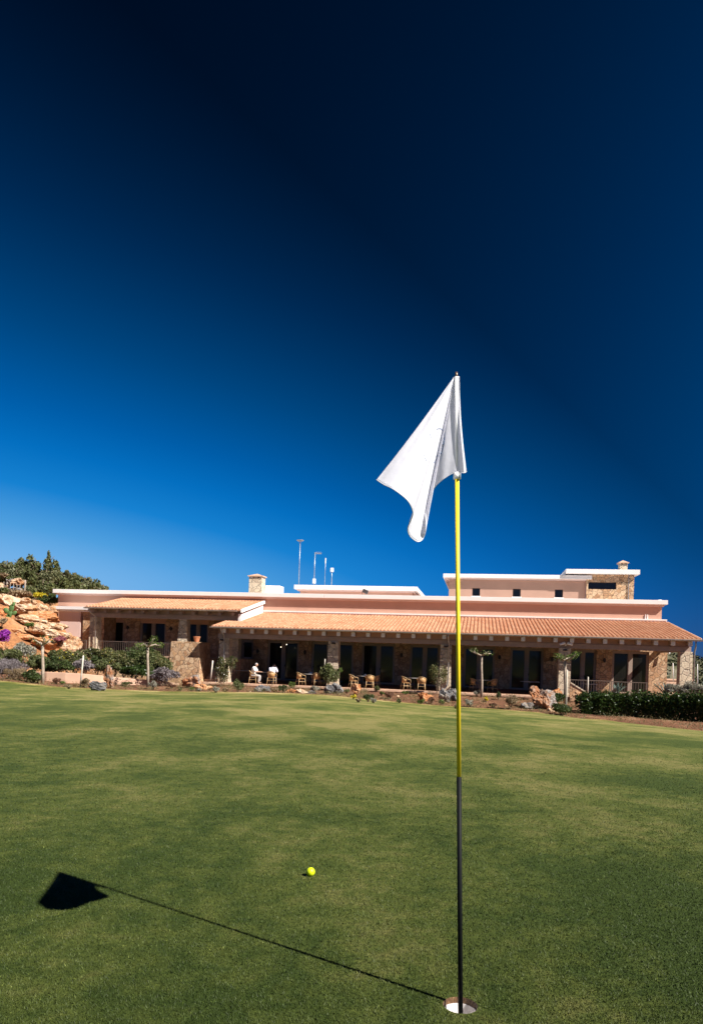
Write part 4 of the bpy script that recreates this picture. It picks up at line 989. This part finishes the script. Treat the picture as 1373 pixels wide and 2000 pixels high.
# weeds, twigs and dry grass over the soil bed: beyond counting
rg = np.random.default_rng(17); n = 75000; X = rg.uniform(-21, 18, n); w_ = rg.uniform(-.12, 1., n)
Yb = np.array(YE(X)); Yc = np.maximum(YB(X), Yb+1); Yg = Yb+w_*(Yc-Yb)
cl = np.array([N3(float(x), float(y), .9, 7)+.6*N3(float(x), float(y), 2.7, 2) for x, y in zip(X, Yg)]); k = (cl > .14) | ((w_ < .03) & (cl > -.2)) | ((X > 11) & (cl > .05))
X, Yg = X[k], Yg[k]; Zg = np.array([zg(float(x), float(y)) for x, y in zip(X, Yg)])+rg.uniform(0, .42, len(X))**1.7
tag(put('weeds', leaf_mesh('weeds', np.stack([X, Yg, Zg], 1), .07, 5, 1.2, .3), leafmat('weeds_and_dry_grass', (.05, .06, .02), (.2, .16, .07), c3=(.34, .26, .14), trans=.15, nscale=.7)), 'sparse weeds and dry grass over the red soil bed', 'weeds', kind='stuff')
# shrubs in front of columns
shrub(432, 1347, 1278, 34, M['lf_rose'], 'climbing rose with pale flowers at the foot of the first column', 'rose_bush', cat='bush', leaf=.085, dens=.6, flower=(M['paper'], .03), Y=44.4)
shrub(452, 1316, 1275, 24, M['lf_rose'], 'loose upper sprays of climbing rose right of the first column', 'rose_bush', cat='bush', leaf=.08, dens=.25, Y=44.5)
shrub(638, 1345, 1288, 40, M['lf_olive'], 'loose green bush in front of the left side of the second column', 'oleander_bush', cat='bush', leaf=.1, dens=.5, Y=43.4)
shrub(853, 1352, 1284, 30, M['lf_rose'], 'thin twiggy bush left of the third column', 'oleander_bush', cat='bush', leaf=.08, dens=.22, Y=42.6)
shrub(663, 1316, 1303, 9, M['lf_green'], 'small leafy sprig right of the second column', 'bank_plant', cat='plant', leaf=.07, Y=43.6, stems=True)
# hedge on the right: clipped hedge as one volume of leaves
def hedge(pts, label, w, mt, leaf=.1, dens=130, name='hedge', seed=5):
    e = empty(name, Vector(pts[0][:3]), 0, label, 'hedge'); r_ = np.random.default_rng(seed); A = []
    o = Vector(pts[0][:3])
    for (a, b_) in zip(pts[:-1], pts[1:]):
        pa, pb = Vector(a[:3])-o, Vector(b_[:3])-o; L_ = (pb-pa).length; n = int(L_*dens*w*10)
        u = r_.uniform(0, 1, n); q = np.array(pa)[None]*(1-u[:, None])+np.array(pb)[None]*u[:, None]; h = a[3]*(1-u)+b_[3]*u
        # leaves over a lumpy rounded box section: front face, top and back
        ang = r_.uniform(0, math.pi, n); ca, sa = np.cos(ang), np.sin(ang)
        sx = np.sign(ca)*np.abs(ca)**.45; sz2 = np.abs(sa)**.45
        lump = np.array([1+.16*N3(float(x+o.x), float(g*2), 1.3)+.10*N3(float(x+o.x), float(g*2), 3.7, 4)+.09*N3(float(x+o.x), float(g*5), 7., 9) for x, g in zip(q[:, 0], ang)])
        rad = r_.uniform(.62, 1.0, n)*lump
        q[:, 1] -= sx*w*.5*rad; q[:, 2] += np.maximum(.04, h*sz2*rad); A.append(q)
        n2 = int(n*.8); u = r_.uniform(0, 1, n2); q = np.array(pa)[None]*(1-u[:, None])+np.array(pb)[None]*u[:, None]; h = a[3]*(1-u)+b_[3]*u
        q[:, 1] -= w*.5*r_.uniform(.3, .98, n2)*np.array([1+.2*N3(float(x+o.x), 0, 1.3)+.12*N3(float(x+o.x), 3, 3.7, 4) for x in q[:, 0]]); q[:, 2] += h*r_.uniform(-.03, .75, n2); A.append(q)
    A = np.concatenate(A); put('foliage', leaf_mesh('foliage', A, leaf, seed, .4, .55), mt, e)
    q = MB()
    for a in pts: p_ = Vector(a[:3])-o; q.tube([p_+Vector((0, 0, -.2)), p_+Vector((.1, 0, a[3]*.7))], [.03, .01], 6)
    q.build('stem', M['darkbark'], e)
hp = []
for px_, py0, py1 in ((1128, 1396, 1355), (1160, 1398, 1351), (1200, 1401, 1352), (1250, 1404, 1352), (1300, 1408, 1354), (1340, 1411, 1352), (1400, 1416, 1352), (1470, 1424, 1352)):
    p = on_ground(px_, py0-5); hp.append((p.x, p.y, p.z, (py0-5-py1)*p.y/F))
hedge(hp, 'long dark green clipped hedge in front of the right end of the terrace', 1.3, M['lf_hedge'], leaf=.12, dens=150)
shrub(1096, 1396, 1373, 44, M['lf_dark'], 'low rounded shrub behind the tall white stake left of the hedge', leaf=.085, dens=1.1, group='low shrubs at the right')
shrub(1082, 1376, 1352, 40, M['lf_hedge'], 'dark green shrub between the tall rust-coloured rock and fourth column', leaf=.085, dens=1., Y=40, group='low shrubs at the right')
for k, (px_, a, b_, w, lab) in enumerate([(1322, 1362, 1331, 50, 'silver-grey shrub right of the agave behind the hedge'), (1352, 1364, 1329, 48, 'silver-grey shrub in front of the end column behind the hedge'), (1384, 1366, 1332, 56, 'silver-grey shrub at the right edge behind the hedge')]):
    shrub(px_, a, b_, w, M['lf_silver'], lab, 'silver_bush', cat='bush', leaf=.085, Y=37.5-k*.4, asp=.25, up=1., group='silver shrubs behind the hedge')
def agave(px, py, Y, h, lab, seed, name='agave'):
    e = empty(name, P(px, py, Y), 0, lab, 'plant'); r_ = random.Random(seed); q = MB()
    for k in range(22):
        a = r_.uniform(0, 6.28); L_ = h*r_.uniform(.75, 1.1); t = r_.uniform(.1, .9); w = .05
        dx, dy = math.cos(a), math.sin(a); pts = []
        for i in range(5):
            u = i/4; pts.append((Vector((dx*t*u*L_*.9, dy*t*u*L_*.9, L_*u*(1-.35*t*u))), w*(1-u**1.5)+.004))
        v = []
        for p_, ww in pts: v += [p_+Vector((-dy*ww, dx*ww, .015)), p_+Vector((0, 0, -.01)), p_+Vector((dy*ww, -dx*ww, .015))]
        f = []
        for i in range(4):
            for s_ in (0, 1): f.append((i*3+s_, i*3+s_+1, (i+1)*3+s_+1, (i+1)*3+s_))
        q.add(v, f)
    q.build('leaves', M['agave'], e)
agave(1299, 1360, 38, .85, 'spiky blue-green agave behind the hedge', 2)
agave(1205, 1356, 39, .65, 'grassy yellow-green plant behind the hedge beside the dining set', 5, 'spiky_plant')
# prickly pear on the rock bank
e = empty('prickly_pear', P(20, 1207, 49.5), 0, 'prickly pear cactus with flat green pads on the rock bank', 'cactus')
q = MB()
for (x, z, w, h, a) in ((.0, .3, .17, .27, .1), (-.26, .5, .17, .22, -.7), (.1, .68, .17, .29, .2), (.22, .95, .11, .17, .5), (-.1, 0.05, .16, .24, 0), (.3, .35, .13, .2, .9)):
    v = []; n = 16
    for yy, sc_ in ((-.05, .8), (-.02, 1), (.02, 1), (.05, .8)):
        for k in range(n):
            t = 2*math.pi*k/n; X_, Z_ = w*sc_*math.cos(t), h*sc_*math.sin(t)
            v.append((x+X_*math.cos(a)+Z_*math.sin(a), yy, z-X_*math.sin(a)+Z_*math.cos(a)))
    q.add(v, [tuple(range(n)), tuple(range(4*n-1, 3*n-1, -1))]+[(r_*n+k, r_*n+(k+1) % n, (r_+1)*n+(k+1) % n, (r_+1)*n+k) for r_ in range(3) for k in range(n)])
q.build('pads', M['cactus'], e, True)
# pollarded trees
def pollard(px, py0, pyf, Y, crown, lab, seed, w=.09, leaves=260, spread=.75):
    b_ = P(px, py0, Y) if Y else on_ground(px, py0); tp = P(px+.0, pyf, b_.y); h = tp.z-b_.z; x1 = tp.x-b_.x
    e = empty('pollarded_tree', b_, 0, lab, 'tree', 'young pollarded trees along the bed'); r_ = random.Random(seed)
    MB().tube([(0, 0, -.1), (x1*.3+.02, 0, h*.35), (x1*.6-.01, 0, h*.7), (x1, 0, h)], [w, w*.85, w*.75, w*.85], 12).build('trunk', M['bark'], e, True)
    q = MB(); tips = []
    for k in range(5):
        a = k*1.25+r_.uniform(-.5, .5); s_ = r_.uniform(.45, 1)*spread; z = h+crown*r_.uniform(.0, 1.0)
        p1 = Vector((x1+s_*.55*math.cos(a), s_*.55*math.sin(a), h+crown*.25)); p2 = Vector((x1+s_*math.cos(a), s_*math.sin(a), z))
        q.tube([(x1, 0, h-.05), p1, p2], [w*.62, w*.4, w*.36], 8); tips += [p1.lerp(p2, .6), p2]
        for _ in range(2):
            d_ = Vector((r_.uniform(-1, 1), r_.uniform(-1, 1), r_.uniform(0, 1)))*.18; q.tube([p2, p2+d_], [w*.2, .006], 5); tips.append(p2+d_)
    q.build('branch', M['bark'], e, True)
    rr = np.random.default_rng(seed); tp_ = np.array([list(t) for t in tips]); k = rr.integers(0, len(tp_), leaves)
    pts = tp_[k]+rr.normal(size=(leaves, 3))*np.array([.09, .09, .06]); put('crown', leaf_mesh('crown', pts, .075, seed, .1, .7), M['lf_green'], e)
pollard(84, 1334, 1258, 39.6, .42, 'leftmost pollarded tree with forked bare branches in front of the boulders', 1, .1, 160, .6)
pollard(289, 1338, 1262, 40.5, .45, 'pollarded tree with green tufts in front of the raised porch', 2, .085, 480, .75)
pollard(940, 1362, 1279, None, .25, 'thin pollarded tree right of the flagstick with flat bare crown', 3, .085, 200, .72)
pollard(1103, 1372, 1289, 40.2, .4, 'leafy pollarded tree in front of the fourth column', 4, .1, 620, .85)
def post(px0, py0, px1, py1, Y, lab, r_=.035, name='tree_stake', m=None, cat='stake', group='support stakes in the bed'):
    a = P(px0, py0, Y) if Y else on_ground(px0, py0); t = P(px1, py1, a.y)-a
    o = MB().tube([(0, 0, -.05), t*.98, t], [r_, r_*.9, r_*.5], 8).build(name, m or M['wood_post'], None, True, 0, a); tag(o, lab, cat, group)
post(157.5, 1343, 163.5, 1280, 39.6, 'white stake leaning right in front of the low wall', .05)
post(411.5, 1327, 416, 1290, 44.0, 'short pale stake at the stair foot left of the first column', .05)
post(1104.5, 1394, 1107, 1308, None, 'tall white stake in front of the fourth column', .045)
post(1147, 1356, 1148, 1322, 40.5, 'pale stake in front of the terrace railing', .04)
post(634, 1300, 635, 1287, 43.4, 'short stub of stake sticking out of the loose bush at the second column', .03)
def wposts():
    for px_, a, b_, Y, lab in ((1314, 1330, 1295, 50, 'white post seen between the end wall and end column'), (1361.5, 1345, 1297, 44, 'white post right of the end downpipe')):
        post(px_, a, px_-.5, b_, Y, lab, .035, 'white_post', M['white_paint'], 'post', 'white posts beyond the terrace')
wposts()
# low rendered wall along the path
def low_wall():
    top_ = [(66, 1312, 41.3), (95, 1312.5, 41.0), (130, 1314, 41.0), (165, 1316, 41.2), (196, 1319, 41.6), (220, 1322, 42.2), (255, 1325, 42.8), (290, 1328, 43.4), (320, 1331, 44.0), (349, 1334.5, 44.6)]
    pts = [P(*q) for q in top_]; o = pts[0]; v = []; n = len(pts)
    for i, p in enumerate(pts):
        t = (pts[min(i+1, n-1)]-pts[max(i-1, 0)]); t.z = 0; t.normalize(); nn = Vector((-t.y, t.x, 0))*.15; c = p-o
        bz = -1.7-o.z
        v += [c-nn, c+nn, Vector((c.x+nn.x, c.y+nn.y, bz)), Vector((c.x-nn.x, c.y-nn.y, bz))]
    f = [(0, 1, 2, 3), tuple((n-1)*4+k for k in (3, 2, 1, 0))]
    for i in range(n-1):
        for k in range(4): f.append((i*4+k, i*4+(k+1) % 4, (i+1)*4+(k+1) % 4, (i+1)*4+k))
    tag(MB().add(v, f).build('low_wall', M['path'], None, False, .02, o), 'low curved terracotta-coloured wall along the bed below the raised porch', 'wall')
low_wall()
a = P(1300, 1327, 52); tag(MB().box(-1.2, 1.9, -.2, .2, -1.6, -.05).box(-1.25, 1.95, -.26, .26, -.05, .05).build('boundary_wall', M['path'], None, False, 0, a), 'low boundary wall with pale top beyond the end of the terrace', 'wall')
# ---------------------------------------------------------------- rocks
def rock(name, lab, c, sx, sy, sz_, mt, seed, rough=.35, group=None, sub=4, cat='rock', tall=False, rz=0):
    bm_ = bmesh.new(); bmesh.ops.create_icosphere(bm_, subdivisions=sub, radius=1); off = Vector((seed*3.1, seed*1.7, seed*.9))
    rr = random.Random(seed); cuts = []
    for _ in range(9):
        d_ = Vector((rr.gauss(0, 1), rr.gauss(0, 1), rr.gauss(0, 1))).normalized(); cuts.append((d_, rr.uniform(.55, .85)))
    for v in bm_.verts:
        p = v.co.copy()
        for d_, k in cuts:
            e_ = p.dot(d_)-k
            if e_ > 0: p -= d_*e_*.9
        n_ = noise.fractal(p*1.6+off, .9, 2.1, 5); r2 = noise.turbulence(p*3.2+off, 4, True)
        p *= 1+rough*n_*.8-rough*.5*(r2-.4)
        if tall: p.x += .25*p.z*math.sin(seed)+.12*math.sin(p.z*3+seed)
        v.co = Vector((p.x*sx, p.y*sy, p.z*sz_))
    me_ = bpy.data.meshes.new(name); bm_.to_mesh(me_); bm_.free()
    o = put(name, me_, mt, None, False, c); o.rotation_euler = (0, 0, rz); tag(o, lab, cat, group); return o
def rock_px(x0, x1, y0, y1, mt, lab, seed, Y=None, group='rocks set in the soil bed', rough=.45, name='rock', tall=False, dep=.8, sub=4, grow=1.12, cat='rock'):
    xc, yc = (x0+x1)/2, (y0+y1)/2
    if Y is None: Y = on_ground(xc, y1).y
    c = P(xc, yc, Y); rx = (x1-x0)/2*Y/F; rz = (y1-y0)/2*Y/F
    return rock(name, lab, c, rx*grow, rx*dep*grow, rz*grow, M[mt], seed, rough, group, sub, cat, tall)
rock_px(178, 207, 1332, 1349, 'rock_grey', 'whitish rock with rust foot left of the standing rock', 3)
rock_px(205, 223, 1296, 1345, 'rock_mixed', 'tall narrow standing rock at the lawn edge left of the second pollarded tree', 5, tall=True, rough=.7, Y=39.6)
rock_px(361, 395, 1318, 1344, 'rock_mixed', 'large grey and rust rock at the foot of the stairs', 6, Y=42, rough=.6)
rock_px(384, 411, 1335, 1353, 'rock_orange', 'rust-red rock with grey cap right of the stair rock', 8, Y=40.6)
rock_px(498, 519, 1337, 1354, 'rock_grey', 'blue-grey pointed rock below the seated people', 9, Y=40.4)
rock_px(515, 530, 1342, 1355, 'rock_grey', 'pale grey rock leaning on the blue-grey pointed rock', 10, Y=40.2)
rock_px(558, 580, 1346, 1356, 'rock_orange', 'flat tan-orange rock, left one of the pair left of the second column', 11, Y=39.8)
rock_px(577, 599, 1346, 1357, 'rock_tan', 'flat tan rock, right one of the pair left of the second column', 12, Y=39.8)
rock_px(600, 617, 1349, 1360, 'rock_grey', 'small whitish rock at the lawn edge left of the second column', 13, Y=39.6)
rock_px(634, 652, 1337, 1358, 'rock_grey', 'grey craggy rock at the foot of the second column, left of the pair', 14, Y=40.4, rough=.6)
rock_px(648, 669, 1336, 1358, 'rock_grey', 'grey craggy rock at the foot of the second column, right of the pair', 15, Y=40.6, rough=.6)
rock_px(688, 704, 1337, 1356, 'rock_orange', 'orange rock below the chairs right of the second column', 16, rough=.7, Y=41)
rock_px(817, 840, 1353, 1373, 'rock_orange', 'tan and orange rock left of the third column', 18, rough=.6, Y=39.6)
rock_px(858, 880, 1350, 1374, 'rock_grey', 'silver-grey craggy rock at the foot of the third column', 19, rough=.7, Y=39.4)
rock_px(876, 895, 1346, 1371, 'rock_grey', 'blue-grey rock behind the flagstick', 20, rough=.6, Y=39.8)
rock_px(1040, 1076, 1341, 1387, 'rock_mixed', 'tall rust-coloured and grey rock left of the fourth column', 22, tall=True, rough=.75, Y=37.6, sub=5, grow=1.2)
rock_px(1018, 1042, 1373, 1388, 'rock_grey', 'dark grey low rock left of the tall rust-coloured rock', 23, Y=37.2, rough=.6)
rock_px(1068, 1090, 1383, 1394, 'rock_tan', 'low tan rock at the lawn edge right of the tall rust-coloured rock', 24, Y=36.6)
rock_px(1074, 1094, 1345, 1362, 'rock_orange', 'orange rock behind the shrub left of the fourth column', 25, Y=41)
rock_px(1119, 1135, 1350, 1362, 'rock_tan', 'small tan hollow rock in front of the sloping stair wall', 26, Y=40.6)
for k, (x0, x1, y0, y1, Y) in enumerate([(421, 428, 1347, 1352, 40), (484, 492, 1350, 1354, 39.8), (742, 750, 1362, 1367, 39.2), (774, 781, 1358, 1363, 39.8), (985, 992, 1377, 1382, 38)]):
    rock_px(x0, x1, y0, y1, 'rock_tan', ['fist-sized stone below the first column', 'fist-sized stone left of the blue-grey pointed rock', 'fist-sized stone in the middle of the bed', 'fist-sized stone below the chairs left of the third column', 'fist-sized stone beside the spiky bush'][k], 40+k, Y=Y, sub=3)
gK = 'boulders stacked in the rock bank'
bk = [(-6, 40, 1161, 1184, 54, 'rock_tan', 'pale boulder at the top left of the bank'), (26, 72, 1178, 1202, 52.5, 'rock_tan', 'large pale boulder right of the prickly pear'), (68, 95, 1180, 1198, 53, 'rock_tan', 'tan boulder right of the large pale boulder'),
 (90, 112, 1184, 1202, 53.2, 'rock_tan', 'shaded boulder against the corner of the building'), (58, 115, 1194, 1215, 51.5, 'rock_orange', 'wide orange boulder pointing at the building wall'), (22, 84, 1202, 1221, 50.5, 'rock_tan', 'long flat boulder below the prickly pear'),
 (54, 98, 1218, 1237, 49.5, 'rock_tan', 'pale boulder right of the small green plant'), (92, 130, 1216, 1235, 50.2, 'rock_tan', 'pale boulder in front of the pink wall'), (84, 124, 1230, 1245, 49, 'rock_tan', 'flat tan boulder behind the leftmost pollarded tree branches'),
 (118, 140, 1236, 1248, 49, 'rock_tan', 'small pale boulder beside the railing end'), (68, 112, 1245, 1266, 47.5, 'rock_orange', 'orange boulder behind the leftmost pollarded tree fork'), (-6, 17, 1252, 1270, 45, 'rock_orange', 'orange boulder below the purple bougainvillea'),
 (104, 132, 1250, 1268, 48, 'rock_tan', 'pale boulder below the dusty pink bougainvillea'), (68, 90, 1276, 1294, 45.3, 'rock_orange', 'small orange boulder low among the shrubs'), (-8, 22, 1184, 1206, 50.5, 'rock_orange', 'orange boulder at the left edge behind the prickly pear'),
 (36, 60, 1166, 1180, 55.5, 'rock_tan', 'small pale boulder on top of the bank near the fence'), (60, 84, 1172, 1184, 56, 'rock_tan', 'low boulder on top of the bank below the yellow broom'), (128, 164, 1246, 1274, 49.0, 'rock_tan', 'stacked pale stone below the left railing'), (-4, 40, 1226, 1240, 48.6, 'rock_orange', 'orange slab above the purple bougainvillea')
 , (30, 72, 1236, 1252, 47.8, 'rock_orange', 'broad orange slab right of the purple bougainvillea')]
for k, (x0, x1, y0, y1, Y, mt, lab) in enumerate(bk): rock_px(x0, x1, y0, y1, mt, lab, 60+k, Y=Y, group=gK, rough=.38, name='boulder', dep=.7, grow=1.15, cat='boulder')
for k, (x0, x1, y0, y1, lab) in enumerate([(0, 16, 1136, 1152, 'pale rock at the left edge below the trees'), (14, 26, 1128, 1144, 'pale rock behind the left fence posts'), (28, 46, 1126, 1140, 'rosy rock under the green scrub'), (30, 44, 1144, 1156, 'pale rock behind the right fence posts'), (46, 60, 1152, 1164, 'orange-tinted rock right of the last fence post'), (18, 30, 1144, 1154, 'whitish rock in the middle of the fence line')]):
    rock_px(x0-2, x1+2, y0+4, y1+1, 'rock_grey' if k % 2 else 'rock_tan', lab, 90+k, Y=63, group='pale rocks below the trees', name='boulder', cat='boulder', rough=.9)
for k, px_ in enumerate((8, 14, 20.5, 27, 33.5, 39.5)):
    post(px_, 1160+k*.8, px_+.6, 1136+k*1.2, 61, 'thin grey fence post on the rock bank', .03, 'fence_post', M['bark'], 'fence post', 'thin grey fence posts on the rock bank')
post(48, 1166, 50.5, 1133, 61, 'thicker leaning fence post at the right end of the fence on the bank', .08, 'fence_post', M['bark'], 'fence post')

# ---------------------------------------------------------------- hillside trees
def tree(px, pytop, pyb, wpx, Y, mt, lab, seed, cone=False, leaf=.24, gaps=False, group='trees on the hillside'):
    b_ = P(px, pyb, Y); b_.z = min(b_.z, zg(b_.x, b_.y)+.3); top_ = P(px, pytop, Y).z; h = top_-b_.z; rx = wpx*Y/F/2
    e = empty('tree', b_, 0, lab, 'tree', group); ch = h*(.8 if not gaps else .62)
    MB().tube([(0, 0, -.3), (.05, 0, h*.4), (-.05, .03, h*.75), (0, 0, h*.93)], [.16, .12, .08, .03], 8).build('trunk', M['darkbark'], e, True)
    r_ = random.Random(seed); q = MB()
    for k in range(7):
        a = r_.uniform(0, 6.28); z = h*r_.uniform(.3, .75); q.tube([(0, 0, z), (rx*.45*math.cos(a), rx*.45*math.sin(a), z+h*.1), (rx*.8*math.cos(a), rx*.8*math.sin(a), z+h*.16)], [.06, .04, .015], 6)
    q.build('limbs', M['darkbark'], e, True)
    n = int(min(5200, 16*(2*rx*ch)/(leaf*leaf)))*(1 if not gaps else 1)
    if gaps: n = n//2
    pts = blob_pts(n, rx, rx*.9, ch*.5, seed, 14 if not gaps else 12, base=False)
    if gaps: pts = pts[:int(len(pts)*.8)]
    pts[:, 2] += h-ch*.5
    if cone: s_ = np.clip(1.15-(pts[:, 2]-h+ch)/ch, .12, 1.2); pts[:, 0] *= s_; pts[:, 1] *= s_
    put('crown', leaf_mesh('crown', pts, leaf, seed, .2, .6), mt, e)
TR = [(-18, 1090, 1150, 50, 72, 0, 'olive-grey tree crown cut by the left edge, higher one'), (14, 1089, 1140, 44, 73, 1, 'rounded grey-green tree second from the left edge on the skyline'), (42, 1087, 1145, 42, 74, 0, 'dark rounded tree on the skyline left of the tall pine'),
 (68, 1085, 1150, 40, 74, 0, 'bushy tree directly left of the tall pine'), (93, 1072, 1150, 32, 73, 0, 'tall open pine standing above the other hillside trees'), (108, 1092, 1150, 24, 73.5, 0, 'narrow dark tree touching the right of the tall pine'),
 (128, 1113, 1160, 38, 76, 1, 'grey-green tree on the skyline right of the tall pine'), (146, 1114, 1165, 34, 77, 0, 'pointed tree on the skyline above the left end of the building'), (166, 1121, 1170, 36, 78, 1, 'tree on the skyline above the lower coping'),
 (184, 1131, 1175, 32, 80, 0, 'low tree near the right end of the skyline row'), (202, 1138, 1175, 30, 82, 1, 'rightmost low tree of the hillside, just above the roof'), (4, 1108, 1160, 46, 69, 0, 'dark tree in the front row at the left edge'),
 (32, 1110, 1158, 44, 69, 1, 'grey-green tree in the front row above the pale rocks'), (60, 1106, 1168, 50, 68, 0, 'dense dark tree in the front row right of the fence'), (90, 1108, 1175, 50, 67, 1, 'olive tree in the front row below the tall pine'),
 (84, 1128, 1180, 44, 64, 0, 'lowest dark tree above the yellow broom'), (116, 1124, 1175, 46, 68, 0, 'dark tree in the front row above the building corner'), (145, 1130, 1178, 46, 72, 0, 'dark tree in the front row above the left coping'),
 (172, 1136, 1180, 40, 75, 0, 'dark low tree in the front row, rightmost'), (60, 1140, 1182, 34, 63, 0, 'small dark tree directly right of the thick fence post')]
for k, (px_, a, b_, w, Y, mi, lab) in enumerate(TR):
    pine = k == 4
    tree(px_, a, b_, w, Y, M['lf_maquis2'] if mi else M['lf_maquis'], lab, 200+k, cone=pine, gaps=pine)
# scrub clumps over the far right hill (beyond counting)
r_ = np.random.default_rng(9); n = 26000; X = r_.uniform(60, 118, n); Yf = r_.uniform(118, 215, n)
Zf = np.array([zfar(float(x), float(y)) for x, y in zip(X, Yf)]); cl = np.array([N3(float(x), float(y), .22, 2) for x, y in zip(X, Yf)])
k = cl > -.12; pts = np.stack([X[k], Yf[k], Zf[k]+r_.uniform(0, 1.1, k.sum())*(cl[k]+.25)*2], 1)
tag(put('hill_scrub', leaf_mesh('hill_scrub', pts, .6, 3, .2, .8), leafmat('far_scrub_leaves', (.016, .022, .01), (.04, .048, .022), c3=(.07, .07, .035), nscale=.1)), 'dark low scrub covering the steep hill beyond the right end', 'scrub', kind='stuff')

# ---------------------------------------------------------------- camera, sun, sky
cd = bpy.data.cameras.new('camera'); co = bpy.data.objects.new('camera', cd); C.objects.link(co); sc.camera = co
cd.sensor_fit = 'VERTICAL'; cd.sensor_height = 36; cd.lens = F/2000*36; cd.shift_y = 277/2000; cd.clip_end = 120000; cd.clip_start = .05
co.matrix_world = Matrix.Translation((0, 0, ZC)) @ Matrix.Rotation(math.pi/2, 4, 'X') @ Matrix.Rotation(R, 4, 'Z')
shad = G(113, 1702); tv = top-Vector((shad.x, shad.y, 0)); sd = tv.normalized()
el = math.asin(sd.z); az = math.atan2(sd.x, sd.y)
ld = bpy.data.lights.new('sun', 'SUN'); ld.energy = 5.0; ld.angle = math.radians(.5); ld.color = (1, .95, .87)
lo = bpy.data.objects.new('sun', ld); C.objects.link(lo); lo.rotation_euler = sd.to_track_quat('Z', 'Y').to_euler()
w = bpy.data.worlds.new('World'); sc.world = w; w.use_nodes = True; N = w.node_tree.nodes; L = w.node_tree.links
bg = N['Background']; sky = N.new('ShaderNodeTexSky'); sky.sky_type = 'NISHITA'; sky.sun_disc = False; sky.sun_elevation = el; sky.sun_rotation = az
sky.air_density = 1.0; sky.dust_density = .35; sky.ozone_density = 3.5; sky.altitude = 200
tc = N.new('ShaderNodeTexCoord'); nm = N.new('ShaderNodeVectorMath'); nm.operation = 'NORMALIZE'; L.new(tc.outputs['Generated'], nm.inputs[0])
dt = N.new('ShaderNodeVectorMath'); dt.operation = 'DOT_PRODUCT'; L.new(nm.outputs[0], dt.inputs[0]); dt.inputs[1].default_value = sd
def mth(op, a, b_=None, c=None):
    q = N.new('ShaderNodeMath'); q.operation = op
    for i, x in enumerate((a, b_, c)):
        if x is None: continue
        if isinstance(x, (int, float)): q.inputs[i].default_value = x
        else: L.new(x, q.inputs[i])
    return q.outputs[0]
# clear polarised sky: darkest at right angles to the sun and overhead, brightest low down opposite the sun
sp = N.new('ShaderNodeSeparateXYZ'); L.new(nm.outputs[0], sp.inputs[0]); zz = mth('MAXIMUM', sp.outputs[2], 0.)
cn = mth('MINIMUM', dt.outputs['Value'], 0.); cp_ = mth('MAXIMUM', mth('MINIMUM', dt.outputs['Value'], mth('SUBTRACT', .68, dt.outputs['Value'])), 0.)
e_ = mth('MULTIPLY_ADD', cn, -4.2413, -1.0375); e_ = mth('MULTIPLY_ADD', mth('MULTIPLY', cn, cn), -3.788, e_); e_ = mth('MULTIPLY_ADD', cp_, 3.4585, e_)
e_ = mth('MULTIPLY_ADD', zz, -.1459, e_); e_ = mth('MULTIPLY_ADD', mth('MULTIPLY', zz, zz), -3.8356, e_)
skb = N.new('ShaderNodeSeparateColor'); L.new(sky.outputs[0], skb.inputs[0])
Bv = mth('MULTIPLY', mth('MULTIPLY', mth('EXPONENT', e_), skb.outputs[2]), .1)
rc = ramp(N, L, Bv, [(0, (0, 0, 0)), (.026, (0, .0065, .026)), (.084, (0, .0215, .084)), (.205, (0, .059, .21)), (.36, (0, .110, .395)), (.47, (.001, .158, .525)), (.60, (.008, .222, .64)), (.74, (.075, .345, .735)), (1, (.32, .6, .95))])
hz = mth('EXPONENT', mth('MULTIPLY', zz, -24.)); hc = N.new('ShaderNodeVectorMath'); hc.operation = 'SCALE'; hc.inputs[0].default_value = (.04, .03, .0); L.new(hz, hc.inputs['Scale'])
ha = N.new('ShaderNodeVectorMath'); ha.operation = 'ADD'; L.new(rc, ha.inputs[0]); L.new(hc.outputs[0], ha.inputs[1])
EXPO = .85
sc_ = N.new('ShaderNodeVectorMath'); sc_.operation = 'SCALE'; L.new(ha.outputs[0], sc_.inputs[0]); sc_.inputs['Scale'].default_value = 10/2**EXPO
L.new(sc_.outputs[0], bg.inputs['Color']); bg.inputs['Strength'].default_value = .1
sc.view_settings.view_transform = 'Standard'; sc.view_settings.look = 'None'; sc.view_settings.exposure = EXPO; sc.view_settings.gamma = 1
sc.cycles.max_bounces = 6
